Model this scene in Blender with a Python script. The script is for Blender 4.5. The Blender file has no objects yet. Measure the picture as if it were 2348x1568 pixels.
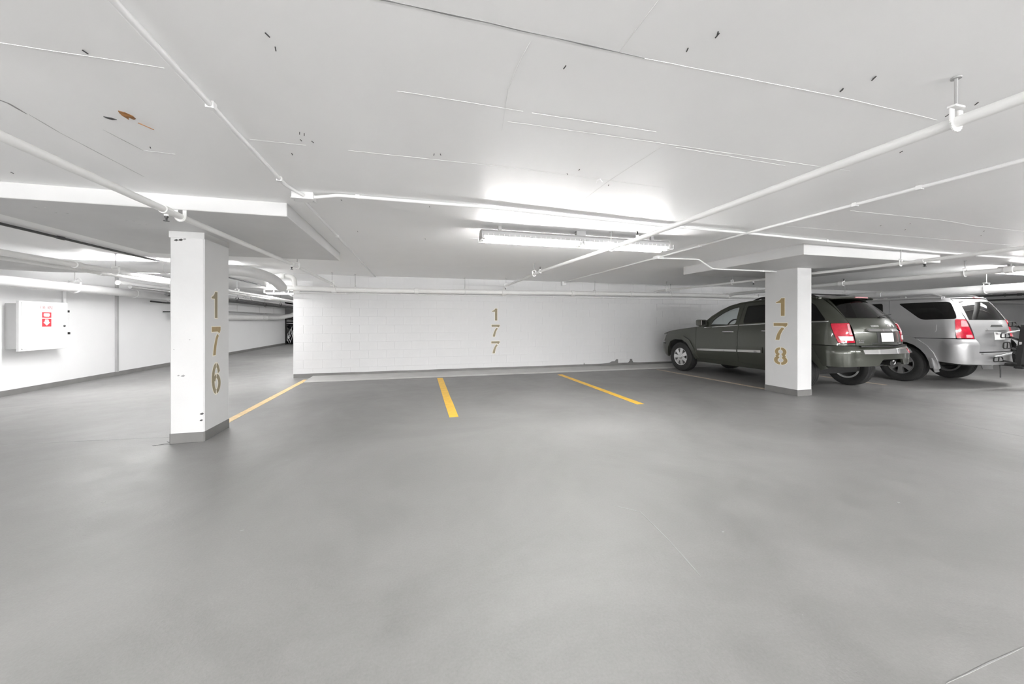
import bpy, bmesh, math, random
from mathutils import Vector, Matrix, geometry
random.seed(7)
PI = math.pi
S = bpy.context.scene
COL = S.collection

# ------------------------------------------------------------------ camera, world, exposure
cam_data = bpy.data.cameras.new('camera')
cam_data.sensor_width = 36.0
cam_data.lens = 36.0 * 841.0 / 2348.0
cam_data.shift_y = -48.0 / 2348.0
cam_data.clip_start = 0.02
cam = bpy.data.objects.new('camera', cam_data)
COL.objects.link(cam)
cam.location = (0, 0, 1.30)
cam.rotation_euler = (PI / 2, 0, math.radians(-15.23))
S.camera = cam

w = bpy.data.worlds.new('world')
S.world = w
w.use_nodes = True
w.node_tree.nodes['Background'].inputs[0].default_value = (0.8, 0.82, 0.85, 1)
w.node_tree.nodes['Background'].inputs[1].default_value = 0.0   # closed underground garage
TUBE_POWER = 106.0        # lamps in view and some added unseen ones
TUBE_POWER_BOOST = 175.0   # boosted power: left aisle lamp and the added right-hand lamp
TUBE_POWER_FILL = 410.0   # added unseen fill lamps behind the viewer
S.view_settings.view_transform = 'Standard'
S.view_settings.look = 'None'
S.view_settings.gamma = 1.0
S.view_settings.use_curve_mapping = False
S.view_settings.exposure = 0.68
S.cycles.max_bounces = 14
S.cycles.diffuse_bounces = 10
S.cycles.glossy_bounces = 6
S.cycles.transparent_max_bounces = 12
S.cycles.use_denoising = True
S.cycles.sample_clamp_indirect = 6.0

# ------------------------------------------------------------------ materials
def nodes_of(m):
    m.use_nodes = True
    return m.node_tree.nodes, m.node_tree.links

def mat(name, col, rough=0.5, metal=0.0, coat=0.0, var=0.0, scale=6.0, bump=0.0, bscale=60.0, spec=0.5):
    """principled surface with gentle procedural colour mottling and fine relief"""
    m = bpy.data.materials.new(name)
    n, l = nodes_of(m)
    b = n['Principled BSDF']
    b.inputs['Roughness'].default_value = rough
    b.inputs['Metallic'].default_value = metal
    b.inputs['Coat Weight'].default_value = coat
    b.inputs['Coat Roughness'].default_value = 0.05
    b.inputs['Specular IOR Level'].default_value = spec
    tc = n.new('ShaderNodeTexCoord')
    nz = n.new('ShaderNodeTexNoise')
    nz.inputs['Scale'].default_value = scale
    nz.inputs['Detail'].default_value = 6
    l.new(tc.outputs['Object'], nz.inputs['Vector'])
    rp = n.new('ShaderNodeValToRGB')
    rp.color_ramp.elements[0].position = 0.3
    rp.color_ramp.elements[1].position = 0.7
    rp.color_ramp.elements[0].color = (*[c * (1 - var) for c in col], 1)
    rp.color_ramp.elements[1].color = (*[min(1, c * (1 + var)) for c in col], 1)
    l.new(nz.outputs['Fac'], rp.inputs['Fac'])
    l.new(rp.outputs['Color'], b.inputs['Base Color'])
    if bump > 0:
        n2 = n.new('ShaderNodeTexNoise')
        n2.inputs['Scale'].default_value = bscale
        n2.inputs['Detail'].default_value = 5
        l.new(tc.outputs['Object'], n2.inputs['Vector'])
        bp = n.new('ShaderNodeBump')
        bp.inputs['Strength'].default_value = bump
        bp.inputs['Distance'].default_value = 0.01
        l.new(n2.outputs['Fac'], bp.inputs['Height'])
        l.new(bp.outputs['Normal'], b.inputs['Normal'])
    return m

def glass(name, tint, gloss=0.04, refl=(1, 1, 1)):
    m = bpy.data.materials.new(name)
    n, l = nodes_of(m)
    n.remove(n['Principled BSDF'])
    out = n['Material Output']
    t = n.new('ShaderNodeBsdfTransparent'); t.inputs[0].default_value = (*tint, 1)
    g = n.new('ShaderNodeBsdfGlossy'); g.inputs['Roughness'].default_value = gloss; g.inputs[0].default_value = (*refl, 1)
    f = n.new('ShaderNodeFresnel'); f.inputs[0].default_value = 1.5
    nz = n.new('ShaderNodeTexNoise'); nz.inputs['Scale'].default_value = 3.0
    bp = n.new('ShaderNodeBump'); bp.inputs['Strength'].default_value = 0.02; bp.inputs['Distance'].default_value = 0.01
    l.new(nz.outputs['Fac'], bp.inputs['Height']); l.new(bp.outputs['Normal'], g.inputs['Normal'])
    mx = n.new('ShaderNodeMixShader')
    ge = n.new('ShaderNodeNewGeometry'); inv = n.new('ShaderNodeMath'); inv.operation = 'SUBTRACT'; inv.inputs[0].default_value = 1.0
    l.new(ge.outputs['Backfacing'], inv.inputs[1]); mu = n.new('ShaderNodeMath'); mu.operation = 'MULTIPLY'
    l.new(f.outputs[0], mu.inputs[0]); l.new(inv.outputs[0], mu.inputs[1]); l.new(mu.outputs[0], mx.inputs[0]); l.new(t.outputs[0], mx.inputs[1]); l.new(g.outputs[0], mx.inputs[2])
    l.new(mx.outputs[0], out.inputs[0])
    return m

def emit(name, col, power):
    m = bpy.data.materials.new(name)
    n, l = nodes_of(m)
    n.remove(n['Principled BSDF'])
    e = n.new('ShaderNodeEmission'); e.inputs[0].default_value = (*col, 1); e.inputs[1].default_value = power
    l.new(e.outputs[0], n['Material Output'].inputs[0])
    return m

def floor_mat():
    m = bpy.data.materials.new('floor_coating')
    n, l = nodes_of(m)
    b = n['Principled BSDF']
    tc = n.new('ShaderNodeTexCoord')
    def noise(scale, detail, rough=0.6, dist=0.0):
        z = n.new('ShaderNodeTexNoise'); z.inputs['Scale'].default_value = scale
        z.inputs['Detail'].default_value = detail; z.inputs['Roughness'].default_value = rough
        z.inputs['Distortion'].default_value = dist
        l.new(tc.outputs['Object'], z.inputs['Vector']); return z
    big = noise(0.55, 6, 0.6, 0.8); mid = noise(3.2, 8, 0.7, 0.4); fine = noise(90, 4, 0.7)
    add = n.new('ShaderNodeMath'); add.operation = 'MULTIPLY_ADD'
    l.new(big.outputs['Fac'], add.inputs[0]); add.inputs[1].default_value = 0.65
    mm = n.new('ShaderNodeMath'); mm.operation = 'MULTIPLY'; l.new(mid.outputs['Fac'], mm.inputs[0]); mm.inputs[1].default_value = 0.35
    l.new(mm.outputs[0], add.inputs[2])
    rp = n.new('ShaderNodeValToRGB')
    rp.color_ramp.elements[0].position = 0.34; rp.color_ramp.elements[0].color = (0.186, 0.1837, 0.180, 1)
    rp.color_ramp.elements[1].position = 0.66; rp.color_ramp.elements[1].color = (0.268, 0.264, 0.2595, 1)
    l.new(add.outputs[0], rp.inputs['Fac'])
    mx = n.new('ShaderNodeMixRGB'); mx.blend_type = 'OVERLAY'; mx.inputs[0].default_value = 0.16
    l.new(rp.outputs['Color'], mx.inputs[1])
    g = n.new('ShaderNodeValToRGB'); l.new(fine.outputs['Fac'], g.inputs['Fac'])
    l.new(g.outputs['Color'], mx.inputs[2])
    l.new(mx.outputs[0], b.inputs['Base Color'])
    rr = n.new('ShaderNodeMapRange'); l.new(mid.outputs['Fac'], rr.inputs[0])
    rr.inputs[1].default_value = 0.3; rr.inputs[2].default_value = 0.7; rr.inputs[3].default_value = 0.42; rr.inputs[4].default_value = 0.60
    l.new(rr.outputs[0], b.inputs['Roughness'])
    bp = n.new('ShaderNodeBump'); bp.inputs['Strength'].default_value = 0.10; bp.inputs['Distance'].default_value = 0.01
    l.new(fine.outputs['Fac'], bp.inputs['Height'])
    bp2 = n.new('ShaderNodeBump'); bp2.inputs['Strength'].default_value = 0.12; bp2.inputs['Distance'].default_value = 0.03
    l.new(mid.outputs['Fac'], bp2.inputs['Height']); l.new(bp.outputs['Normal'], bp2.inputs['Normal'])
    l.new(bp2.outputs['Normal'], b.inputs['Normal'])
    return m

M = {}
M['floor'] = floor_mat()
M['ceiling'] = mat('ceiling_paint', (0.93, 0.93, 0.93), 0.45, var=0.02, scale=1.3, bump=0.10, bscale=9)
M['wall'] = mat('wall_paint', (0.78, 0.78, 0.785), 0.5, var=0.02, scale=1.1, bump=0.08, bscale=25)
M['block'] = mat('block_paint', (0.64, 0.64, 0.645), 0.5, var=0.025, scale=2.0, bump=0.25, bscale=80)
M['column'] = mat('column_paint', (0.64, 0.64, 0.64), 0.5, var=0.03, scale=2.4, bump=0.12, bscale=18)
M['base_grey'] = mat('base_band_grey', (0.17, 0.167, 0.163), 0.5, var=0.10, scale=5, bump=0.1)
M['kerb'] = mat('kerb_coating', (0.46, 0.455, 0.445), 0.45, var=0.08, scale=3, bump=0.1)
M['pipe'] = mat('pipe_white', (0.80, 0.80, 0.79), 0.4, var=0.03, scale=4)
M['duct'] = mat('duct_white', (0.58, 0.58, 0.58), 0.45, var=0.05, scale=3)
M['conduit'] = mat('conduit_white', (0.79, 0.79, 0.79), 0.4, var=0.03, scale=4)
M['darkpipe'] = mat('dark_cable', (0.06, 0.06, 0.06), 0.5, var=0.1)
M['metal'] = mat('galvanised', (0.45, 0.45, 0.45), 0.35, metal=0.8, var=0.1)
M['rodmetal'] = mat('rod_grey', (0.40, 0.40, 0.40), 0.45, metal=0.2, var=0.1)
M['bronze'] = mat('sprinkler_dark', (0.05, 0.05, 0.05), 0.4, metal=0.6, var=0.1)
M['yellow'] = mat('yellow_paint', (0.86, 0.52, 0.055), 0.5, var=0.10, scale=9)
M['yellow_pale'] = mat('faded_yellow_paint', (0.80, 0.56, 0.24), 0.5, var=0.12, scale=9)
M['yellow_faint'] = mat('worn_cream_paint', (0.52, 0.44, 0.34), 0.5, var=0.12, scale=9)
M['digit'] = mat('stencil_olive', (0.275, 0.235, 0.155), 0.55, var=0.08, scale=14)
M['digit_gold'] = mat('stencil_gold', (0.34, 0.25, 0.12), 0.5, var=0.08, scale=14)
M['cream'] = mat('stencil_halo', (0.84, 0.80, 0.70), 0.55, var=0.02)
M['red'] = mat('sign_red', (0.62, 0.015, 0.03), 0.4, var=0.05)
M['sign_white'] = mat('sign_white', (0.85, 0.83, 0.82), 0.4, var=0.02)
M['sign_text'] = mat('sign_text', (0.42, 0.22, 0.23), 0.5, var=0.05)
M['cab'] = mat('cabinet_white', (0.74, 0.74, 0.74), 0.35, var=0.01)
M['cabside_shaded'] = mat('cabinet_side_shaded', (0.46, 0.46, 0.46), 0.4, var=0.02)  # cabinet white darkened: shade of the near side put into the colour
M['black'] = mat('black_plastic', (0.012, 0.012, 0.012), 0.45, var=0.1)
M['dark'] = mat('dark_matte', (0.02, 0.02, 0.02), 0.8, var=0.1)
M['fixture'] = mat('fixture_enamel', (0.36, 0.36, 0.36), 0.35, var=0.02)
M['wire'] = mat('wire_guard_white', (0.75, 0.75, 0.75), 0.4, var=0.02)
M['tube'] = emit('fluorescent_tube', (1.0, 0.995, 0.985), TUBE_POWER)
M['tube_boost'] = emit('boost_tube', (1.0, 0.995, 0.99), TUBE_POWER_BOOST)
M['tube_fill'] = emit('fill_tube', (1.0, 0.995, 0.99), TUBE_POWER_FILL)
M['crack'] = mat('crack_dark', (0.30, 0.30, 0.30), 0.7, var=0.15)
M['joint_dark'] = mat('joint_dark', (0.10, 0.10, 0.10), 0.7, var=0.2)
M['joint_shade_grey'] = mat('joint_shade_grey', (0.40, 0.40, 0.40), 0.6, var=0.05)
M['fleck'] = mat('staple_dark', (0.05, 0.05, 0.05), 0.6, var=0.2)
M['seam'] = mat('form_seam', (0.78, 0.78, 0.78), 0.5, var=0.05)
M['ridge'] = mat('paint_ridge', (0.92, 0.92, 0.92), 0.4, var=0.02)
M['rust'] = mat('rust_stain', (0.30, 0.13, 0.03), 0.6, var=0.5, scale=30)
M['chipgrey'] = mat('paint_chip_grey', (0.55, 0.55, 0.55), 0.6, var=0.2, scale=12)
M['green_car'] = mat('dark_green_paint', (0.050, 0.054, 0.042), 0.30, metal=0.35, coat=0.8, var=0.03)
M['silver_car'] = mat('silver_paint', (0.46, 0.46, 0.465), 0.34, metal=0.55, coat=0.8, var=0.02)
M['chrome'] = mat('chrome', (0.80, 0.80, 0.80), 0.08, metal=1.0, var=0.01)
M['alloy'] = mat('alloy_wheel', (0.72, 0.72, 0.72), 0.22, metal=0.85, var=0.03)
M['alloy2'] = mat('alloy_wheel_grey', (0.45, 0.45, 0.45), 0.3, metal=0.85, var=0.03)
M['tyre'] = mat('tyre_rubber', (0.018, 0.018, 0.018), 0.7, var=0.2, scale=30, bump=0.2, bscale=200)
M['taillight'] = mat('taillight_red', (0.45, 0.008, 0.03), 0.12, coat=1.0, var=0.2, scale=20)
M['reverse'] = mat('reverse_lens', (0.72, 0.70, 0.70), 0.15, coat=1.0, var=0.05, scale=20)
M['pinklens'] = mat('clear_pink_lens', (0.62, 0.30, 0.32), 0.12, coat=1.0, var=0.15, scale=20)
M['plate'] = mat('plate_white', (0.78, 0.78, 0.77), 0.4, var=0.03)
M['glass_clear'] = glass('clear_car_glass', (0.93, 0.95, 0.95))
M['glass_dark'] = glass('privacy_car_glass', (0.16, 0.165, 0.16))
M['interior'] = mat('interior_dark', (0.018, 0.018, 0.018), 0.7, var=0.1)
M['seatcloth'] = mat('seat_leather_dark', (0.03, 0.03, 0.03), 0.6, var=0.1)
M['bag'] = mat('black_bag', (0.012, 0.012, 0.014), 0.28, var=0.2, scale=20, bump=0.9, bscale=14)
M['wirepale'] = mat('pale_metal', (0.55, 0.55, 0.56), 0.3, metal=0.5, var=0.1)

# ------------------------------------------------------------------ mesh helpers
class MB:
    """collects vertices and faces; build() links ONE mesh object"""
    def __init__(s): s.v = []; s.f = []
    def add(s, vs, fs):
        o = len(s.v); s.v.extend([tuple(p) for p in vs]); s.f.extend([tuple(i + o for i in f) for f in fs]); return s
    def box(s, x0, x1, y0, y1, z0, z1):
        return s.add([(x0, y0, z0), (x1, y0, z0), (x1, y1, z0), (x0, y1, z0), (x0, y0, z1), (x1, y0, z1), (x1, y1, z1), (x0, y1, z1)],
                     [(3, 2, 1, 0), (4, 5, 6, 7), (0, 1, 5, 4), (1, 2, 6, 5), (2, 3, 7, 6), (3, 0, 4, 7)])
    def cbox(s, x0, x1, y0, y1, z0, z1, c=0.01):
        """box with chamfered edges"""
        bm = bmesh.new()
        t = MB().box(x0, x1, y0, y1, z0, z1)
        vs = [bm.verts.new(p) for p in t.v]
        for f in t.f: bm.faces.new([vs[i] for i in f])
        bmesh.ops.bevel(bm, geom=list(bm.edges), offset=c, segments=2, affect='EDGES', profile=0.6)
        bm.verts.index_update()
        s.add([v.co[:] for v in bm.verts], [[v.index for v in f.verts] for f in bm.faces]); bm.free(); return s
    def obox(s, a, b, wid, hgt, up=(0, 0, 1)):
        """oriented bar from a to b"""
        a = Vector(a); b = Vector(b); d = (b - a).normalized(); u = Vector(up)
        if abs(d.dot(u)) > 0.98: u = Vector((1, 0, 0))
        r = d.cross(u).normalized(); u = r.cross(d)
        P = []
        for p in (a, b):
            for i, j in ((-1, -1), (1, -1), (1, 1), (-1, 1)): P.append(p + r * wid / 2 * i + u * hgt / 2 * j)
        return s.add(P, [(0, 1, 2, 3)[::-1], (4, 5, 6, 7), (0, 1, 5, 4), (1, 2, 6, 5), (2, 3, 7, 6), (3, 0, 4, 7)])
    def tube(s, pts, r, n=12, closed=False, ry=None):
        pts = [Vector(p) for p in pts]
        k = len(pts); tang = []
        for i in range(k):
            if closed: t = pts[(i + 1) % k] - pts[i - 1]
            elif i == 0: t = pts[1] - pts[0]
            elif i == k - 1: t = pts[-1] - pts[-2]
            else: t = (pts[i + 1] - pts[i]).normalized() + (pts[i] - pts[i - 1]).normalized()
            tang.append(t.normalized())
        u = Vector((0, 0, 1)) if abs(tang[0].z) < 0.9 else Vector((1, 0, 0))
        V = []
        for i in range(k):
            a = tang[i]; u = (u - a * u.dot(a)).normalized(); b = a.cross(u)
            rr = r[i] if isinstance(r, (list, tuple)) else r
            r2 = rr if ry is None else ry
            for j in range(n):
                an = 2 * PI * j / n; V.append(pts[i] + b * math.cos(an) * rr + u * math.sin(an) * r2)
        F = []
        for i in range(k if closed else k - 1):
            q = (i + 1) % k
            for j in range(n):
                F.append((i * n + j, i * n + (j + 1) % n, q * n + (j + 1) % n, q * n + j))
        if not closed:
            F.append(tuple(range(n))[::-1]); F.append(tuple(range((k - 1) * n, k * n)))
        return s.add(V, F)
    def lathe(s, prof, n, origin=(0, 0, 0), axis='x'):
        """profile list of (along-axis, radius)"""
        V = []; F = []
        ox, oy, oz = origin
        for (a, r) in prof:
            for j in range(n):
                t = 2 * PI * j / n; c, d = math.cos(t) * r, math.sin(t) * r
                V.append((ox + a, oy + c, oz + d) if axis == 'x' else (ox + c, oy + a, oz + d) if axis == 'y' else (ox + c, oy + d, oz + a))
        for i in range(len(prof) - 1):
            for j in range(n):
                F.append((i * n + j, i * n + (j + 1) % n, (i + 1) * n + (j + 1) % n, (i + 1) * n + j))
        return s.add(V, F)
    def prism(s, poly, O, U, V, N, t0, t1):
        """2-D polygon (may be concave) placed on frame O,U,V and extruded along N"""
        O, U, V, N = Vector(O), Vector(U), Vector(V), Vector(N)
        area = sum(poly[i][0] * poly[(i + 1) % len(poly)][1] - poly[(i + 1) % len(poly)][0] * poly[i][1] for i in range(len(poly)))
        if area < 0: poly = poly[::-1]
        k = len(poly)
        P = [O + U * p[0] + V * p[1] + N * t for t in (t0, t1) for p in poly]
        tris = geometry.tessellate_polygon([[Vector((p[0], p[1], 0)) for p in poly]])
        F = []
        for t in tris:
            a = [poly[i] for i in t]
            ar = (a[1][0] - a[0][0]) * (a[2][1] - a[0][1]) - (a[2][0] - a[0][0]) * (a[1][1] - a[0][1])
            t = tuple(t) if ar > 0 else tuple(t)[::-1]
            F.append(tuple(i + k for i in t)); F.append(t[::-1])
        for i in range(k): F.append((i, (i + 1) % k, k + (i + 1) % k, k + i))
        if U.cross(V).dot(N) < 0: F = [f[::-1] for f in F]
        return s.add(P, F)
    def build(s, name, m, parent=None, smooth=None, kind=None):
        me = bpy.data.meshes.new(name); me.from_pydata(s.v, [], s.f); me.validate(); me.update()
        if smooth:
            me.polygons.foreach_set('use_smooth', [True] * len(me.polygons)); me.set_sharp_from_angle(angle=math.radians(smooth))
        me.materials.append(M[m] if isinstance(m, str) else m)
        o = bpy.data.objects.new(name, me); COL.objects.link(o)
        adopt(o, parent)
        if kind: o['kind'] = kind
        return o

def adopt(o, parent):
    if parent is None: return
    o.parent = parent
    inv = Matrix(); p = parent
    chain = []
    while p is not None: chain.append(p); p = p.parent
    mw = Matrix()
    for q in reversed(chain):
        mw = mw @ q.matrix_parent_inverse @ q.matrix_basis if q.parent else q.matrix_basis
    if not chain[-1].get('_local'): o.matrix_parent_inverse = mw.inverted()

def tag(o, label=None, cat=None, group=None, kind=None):
    if label: o['label'] = label
    if cat: o['category'] = cat
    if group: o['group'] = group
    if kind: o['kind'] = kind
    return o

def thing(name, label, cat, loc=(0, 0, 0), group=None, kind=None):
    o = bpy.data.objects.new(name, None); COL.objects.link(o)
    o.location = loc; o.empty_display_size = 0.1
    return tag(o, label, cat, group, kind)

def fillet(path, r, n=6):
    P = [Vector(p) for p in path]; out = [P[0]]
    for i in range(1, len(P) - 1):
        a = (P[i - 1] - P[i]); b = (P[i + 1] - P[i]); d = min(r, a.length * .49, b.length * .49)
        a = P[i] + a.normalized() * d; b = P[i] + b.normalized() * d
        for k in range(n + 1):
            t = k / n; out.append(a * (1 - t) ** 2 + P[i] * 2 * t * (1 - t) + b * t * t)
    out.append(P[-1]); return out

def struct(name, mb, m, smooth=None, label=None):
    o = mb.build(name, m, None, smooth); o['kind'] = 'structure'
    if label: o['label'] = label
    return o

# ------------------------------------------------------------------ the room shell
X0, X1, YB, YF, CZ = -6.78, 25.6, -9.0, 9.36, 2.379
floor = struct('floor', MB().box(X0 - .2, X1 + .2, YB - .2, 27.2, -0.2, 0.0), 'floor', label='pale grey coated concrete garage floor')
ceiling = struct('ceiling', MB().box(X0 - .2, X1 + .2, YB - .2, 27.2, CZ, CZ + 0.2), 'ceiling', label='white painted concrete ceiling slab')
wall_left = struct('wall_left', MB().box(X0 - .2, X0, YB, 22.85, 0, CZ), 'wall', label='plain white concrete wall on the aisle side')
MB().box(X0 - 4, X0 - .2, 22.65, 22.85, 0, CZ).build('return_wall', 'wall', wall_left)
struct('wall_right', MB().box(X1, X1 + .2, YB, YF, 0, CZ), 'wall')
struct('wall_rear', MB().box(X0 - .2, X1 + .2, YB - .2, YB, 0, CZ), 'wall')
struct('wall_far', MB().box(X0 - 4, X1 + .2, 27.0, 27.2, 0, CZ), 'wall')
struct('wall_corridor', MB().box(1.0, 1.2, YF + .2, 27.0, 0, CZ), 'wall')
struct('wall_corridor_end', MB().box(X0 - 4.2, X0 - 4, 22.85, 27.0, 0, CZ), 'wall')

# block wall: core with single painted blocks in front of it
wall_back = struct('wall_back', MB().box(-2.605, X1, YF + .004, YF + .2, 0, CZ), 'block', label='white painted concrete block wall')
def block_mesh(width, hgt, seed):
    rnd = random.Random(seed)
    g, c, d = 0.0005, 0.0016, 0.03
    x0, x1, z0, z1 = g, width - g, g, hgt - g
    V = [(x0, d, z0), (x1, d, z0), (x1, d, z1), (x0, d, z1), (x0, c, z0), (x1, c, z0), (x1, c, z1), (x0, c, z1),
         (x0 + c, 0, z0 + c), (x1 - c, 0, z0 + c), (x1 - c, 0, z1 - c), (x0 + c, 0, z1 - c)]
    F = [(8, 9, 10, 11)]
    for a in (0, 4):
        for i in range(4): F.append((a + i, a + (i + 1) % 4, a + 4 + (i + 1) % 4, a + 4 + i))
    me = bpy.data.meshes.new('block'); me.from_pydata(V, [], F); me.materials.append(M['block']); return me
bw, bh = 0.40, 0.20
full = [block_mesh(bw, bh, i) for i in range(2)]
half = block_mesh(bw / 2, bh, 9)
rest = MB()
rndb = random.Random(3)
def place_block(me, x, z):
    o = bpy.data.objects.new('block', me); COL.objects.link(o)
    o.location = (x, YF + rndb.uniform(-.0012, .0012), z); o.parent = wall_back
zlist = [0.01 + 0.2 * k for k in range(12)]
for k, z in enumerate(zlist):
    hh = bh if z + bh <= CZ else CZ - z
    x = -2.605
    if hh < bh - 0.02:                       # cut top course
        while x < 7.2:
            me = block_mesh(bw, hh, 1); place_block(me, x, z); x += bw
    else:
        if k % 2: place_block(half, x, z); x += bw / 2
        while x < 7.2: place_block(full[k % 2], x, z); x += bw
    while x < X1 - bw:
        b = (full[0] if hh == bh else me); bb = [v.co for v in b.vertices]
        rest.add([(p.x + x, p.y + YF, p.z + z) for p in bb], [tuple(f.vertices) for f in b.polygons]); x += bw
rest.build('far_blocks', 'block', wall_back, kind='stuff')
MB().box(-2.609, -2.604, YF - .002, YF + .2, 0, CZ).build('end_cap', 'wall', wall_back)

# grey painted base band with a ragged upper edge on the block wall
rb = random.Random(11)
top = []
x = -2.606
while x < X1:
    top.append((x, 0.092 + rb.uniform(-.004, .004))); x += 0.25
spikes = [(4.62, .09), (4.635, .14), (4.65, .095), (5.28, .10), (5.42, .112), (5.50, .148), (5.60, .152), (5.64, .205), (5.70, .204), (5.703, .10), (6.03, .10), (6.06, .128), (6.085, .15), (6.09, .20), (6.16, .198), (6.165, .155), (6.20, .105)]
top = [p for p in top if not (4.6 < p[0] < 4.67 or 5.25 < p[0] < 6.27)] + spikes
order = sorted(range(len(top)), key=lambda i: top[i][0] if top[i] not in spikes else top[i][0])
top.sort(key=lambda p: p[0])
poly = [(-2.606, 0.0), (X1, 0.0)] + top[::-1]
base_back = struct('baseboard_back', MB().prism(poly, (0, YF, 0), (1, 0, 0), (0, 0, 1), (0, -1, 0), 0.001, 0.007), 'base_grey', label='grey painted band along the block wall foot')
struct('baseboard_left', MB().box(X0, X0 + .006, YB, 22.85, 0, 0.10), 'base_grey', label='grey painted band along the left wall foot')
struct('trim_1', MB().add([(-2.2, 8.62, 0), (X1, 8.50, 0), (X1, 8.56, .028), (-2.2, 8.68, .028), (-2.2, YF - .004, .040), (X1, YF - .004, .040), (-2.2, YF - .004, 0), (X1, YF - .004, 0)],
       [(0, 1, 2, 3), (3, 2, 5, 4), (0, 3, 4, 6), (1, 7, 5, 2), (4, 5, 7, 6)]), 'kerb', label='low pale kerb strip in front of the block wall')
MB().box(X0, X0 + .035, 10.83, 10.90, 0.09, CZ).build('joint_shade_strip', 'joint_shade_grey', wall_left)  # wall joint; its shadow line is put in as grey colour
kj = MB()
for k in range(60):
    xa, xb = -2.2 + k * 27.8 / 60, -2.2 + (k + 1) * 27.8 / 60
    fa, fb = 8.615 - .12 * k / 60, 8.615 - .12 * (k + 1) / 60
    kj.add([(xa, fa - .016, 0), (xb, fb - .016, 0), (xb, fb + .004, 0), (xa, fa + .004, 0), (xa, fa - .016, .002), (xb, fb - .016, .002), (xb, fb + .004, .002), (xa, fa + .004, .002)], [(4, 5, 6, 7), (0, 1, 5, 4), (1, 2, 6, 5), (2, 3, 7, 6), (3, 0, 4, 7)])
kj.build('kerb_joint', 'joint_dark', floor)

# parking lines (flat paint, parts of the floor)
def line(a, b, wd, m, label):
    a = Vector((*a, 0)); b = Vector((*b, 0)); d = (b - a).normalized(); r = Vector((d.y, -d.x, 0)) * wd / 2; n = 8; V = []
    rr = random.Random(int(a.x * 100))
    for i in range(n + 1):
        p = a.lerp(b, i / n)
        for sgn in (-1, 1):
            q = p + r * sgn * (1 + rr.uniform(-.05, .05)); V += [(q.x, q.y, 0.0), (q.x, q.y, 0.0025)]
    F = []
    for i in range(n):
        o = i * 4; F += [(o + 1, o + 3, o + 7, o + 5), (o, o + 1, o + 5, o + 4), (o + 3, o + 2, o + 6, o + 7)]
    F += [(0, 2, 3, 1), (n * 4, n * 4 + 1, n * 4 + 3, n * 4 + 2)]
    o = MB().add(V, F).build('parking_line', m, floor); o['label'] = label
line((-2.27, 9.05), (-2.31, 5.30), .10, 'yellow_pale', 'pale yellow parking line between the left column and the block wall')
line((.61, 8.50), (.545, 5.00), .125, 'yellow', 'bright yellow middle parking line')
line((3.465, 8.30), (3.45, 5.01), .125, 'yellow', 'yellow parking line between the middle line and the green car')
line((6.35, 8.48), (6.53, 5.46), .09, 'yellow_faint', 'worn cream parking line beside the green car')
line((9.3, 8.48), (9.3, 5.2), .09, 'yellow_faint', 'worn parking line between the two cars')

def ribbon(pts, wd, m, parent, name, z, jitter=0.3, dz=0.0015, down=False, seed=1, zfix=None):
    """thin irregular flat strip with a little thickness (crack, form seam)"""
    rr = random.Random(seed); P = [Vector((p[0], p[1], 0)) for p in pts]; Q = []
    for i in range(len(P) - 1):
        k = max(2, int((P[i + 1] - P[i]).length / .12))
        for t in range(k): Q.append(P[i].lerp(P[i + 1], t / k))
    Q.append(P[-1]); V = []; F = []
    for i, q in enumerate(Q):
        d = (Q[min(i + 1, len(Q) - 1)] - Q[max(i - 1, 0)]).normalized(); r = Vector((-d.y, d.x, 0))
        wv = wd * (1 + rr.uniform(-jitter, jitter)) * (0.35 if i in (0, len(Q) - 1) else 1)
        off = r * rr.uniform(-.4, .4) * wd * jitter * 2
        sg = -1 if down else 1
        for s_ in (-.5, .5):
            p = q + off + r * wv * s_; V += [(p.x, p.y, z), (p.x, p.y, z + sg * dz)]
    for i in range(len(Q) - 1):
        o = i * 4; f = [(o + 1, o + 3, o + 7, o + 5), (o, o + 1, o + 5, o + 4), (o + 3, o + 2, o + 6, o + 7)]
        F += f
    return MB().add(V, F).build(name, m, parent)

for i, (p, wd) in enumerate([([(-4.9, 5.14), (-4.16, 5.10), (-3.41, 5.06), (-2.5, 4.96)], .012), ([(1.36, 2.32), (1.5, 2.18), (1.47, 1.85), (1.42, 1.55)], .006),
                             ([(6.65, 3.12), (6.64, 2.47), (6.6, 2.0)], .008), ([(2.35, .875), (1.85, .86)], .004)]):
    ribbon(p, wd, 'crack', floor, 'crack', 0, seed=i)
for i, (x, y) in enumerate([(-1.133, 3.86), (-2.14, 3.313), (-1.019, 2.638), (1.852, 1.842), (3.362, 1.808), (.152, 2.709), (1.034, 2.306), (1.666, 1.228), (5.183, 4.143), (-3.011, 3.786)]):
    s_ = (.02, .012, .012, .01, .014, .006, .004, .004, .02, .014)[i]
    MB().prism([(-s_, -.3 * s_), (.2 * s_, -.5 * s_), (s_, .1 * s_), (.3 * s_, .5 * s_), (-.6 * s_, .3 * s_)], (x, y, 0), (1, 0, 0), (0, 1, 0), (0, 0, 1), 0, .0015).build('scuff', 'crack', floor)

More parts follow.
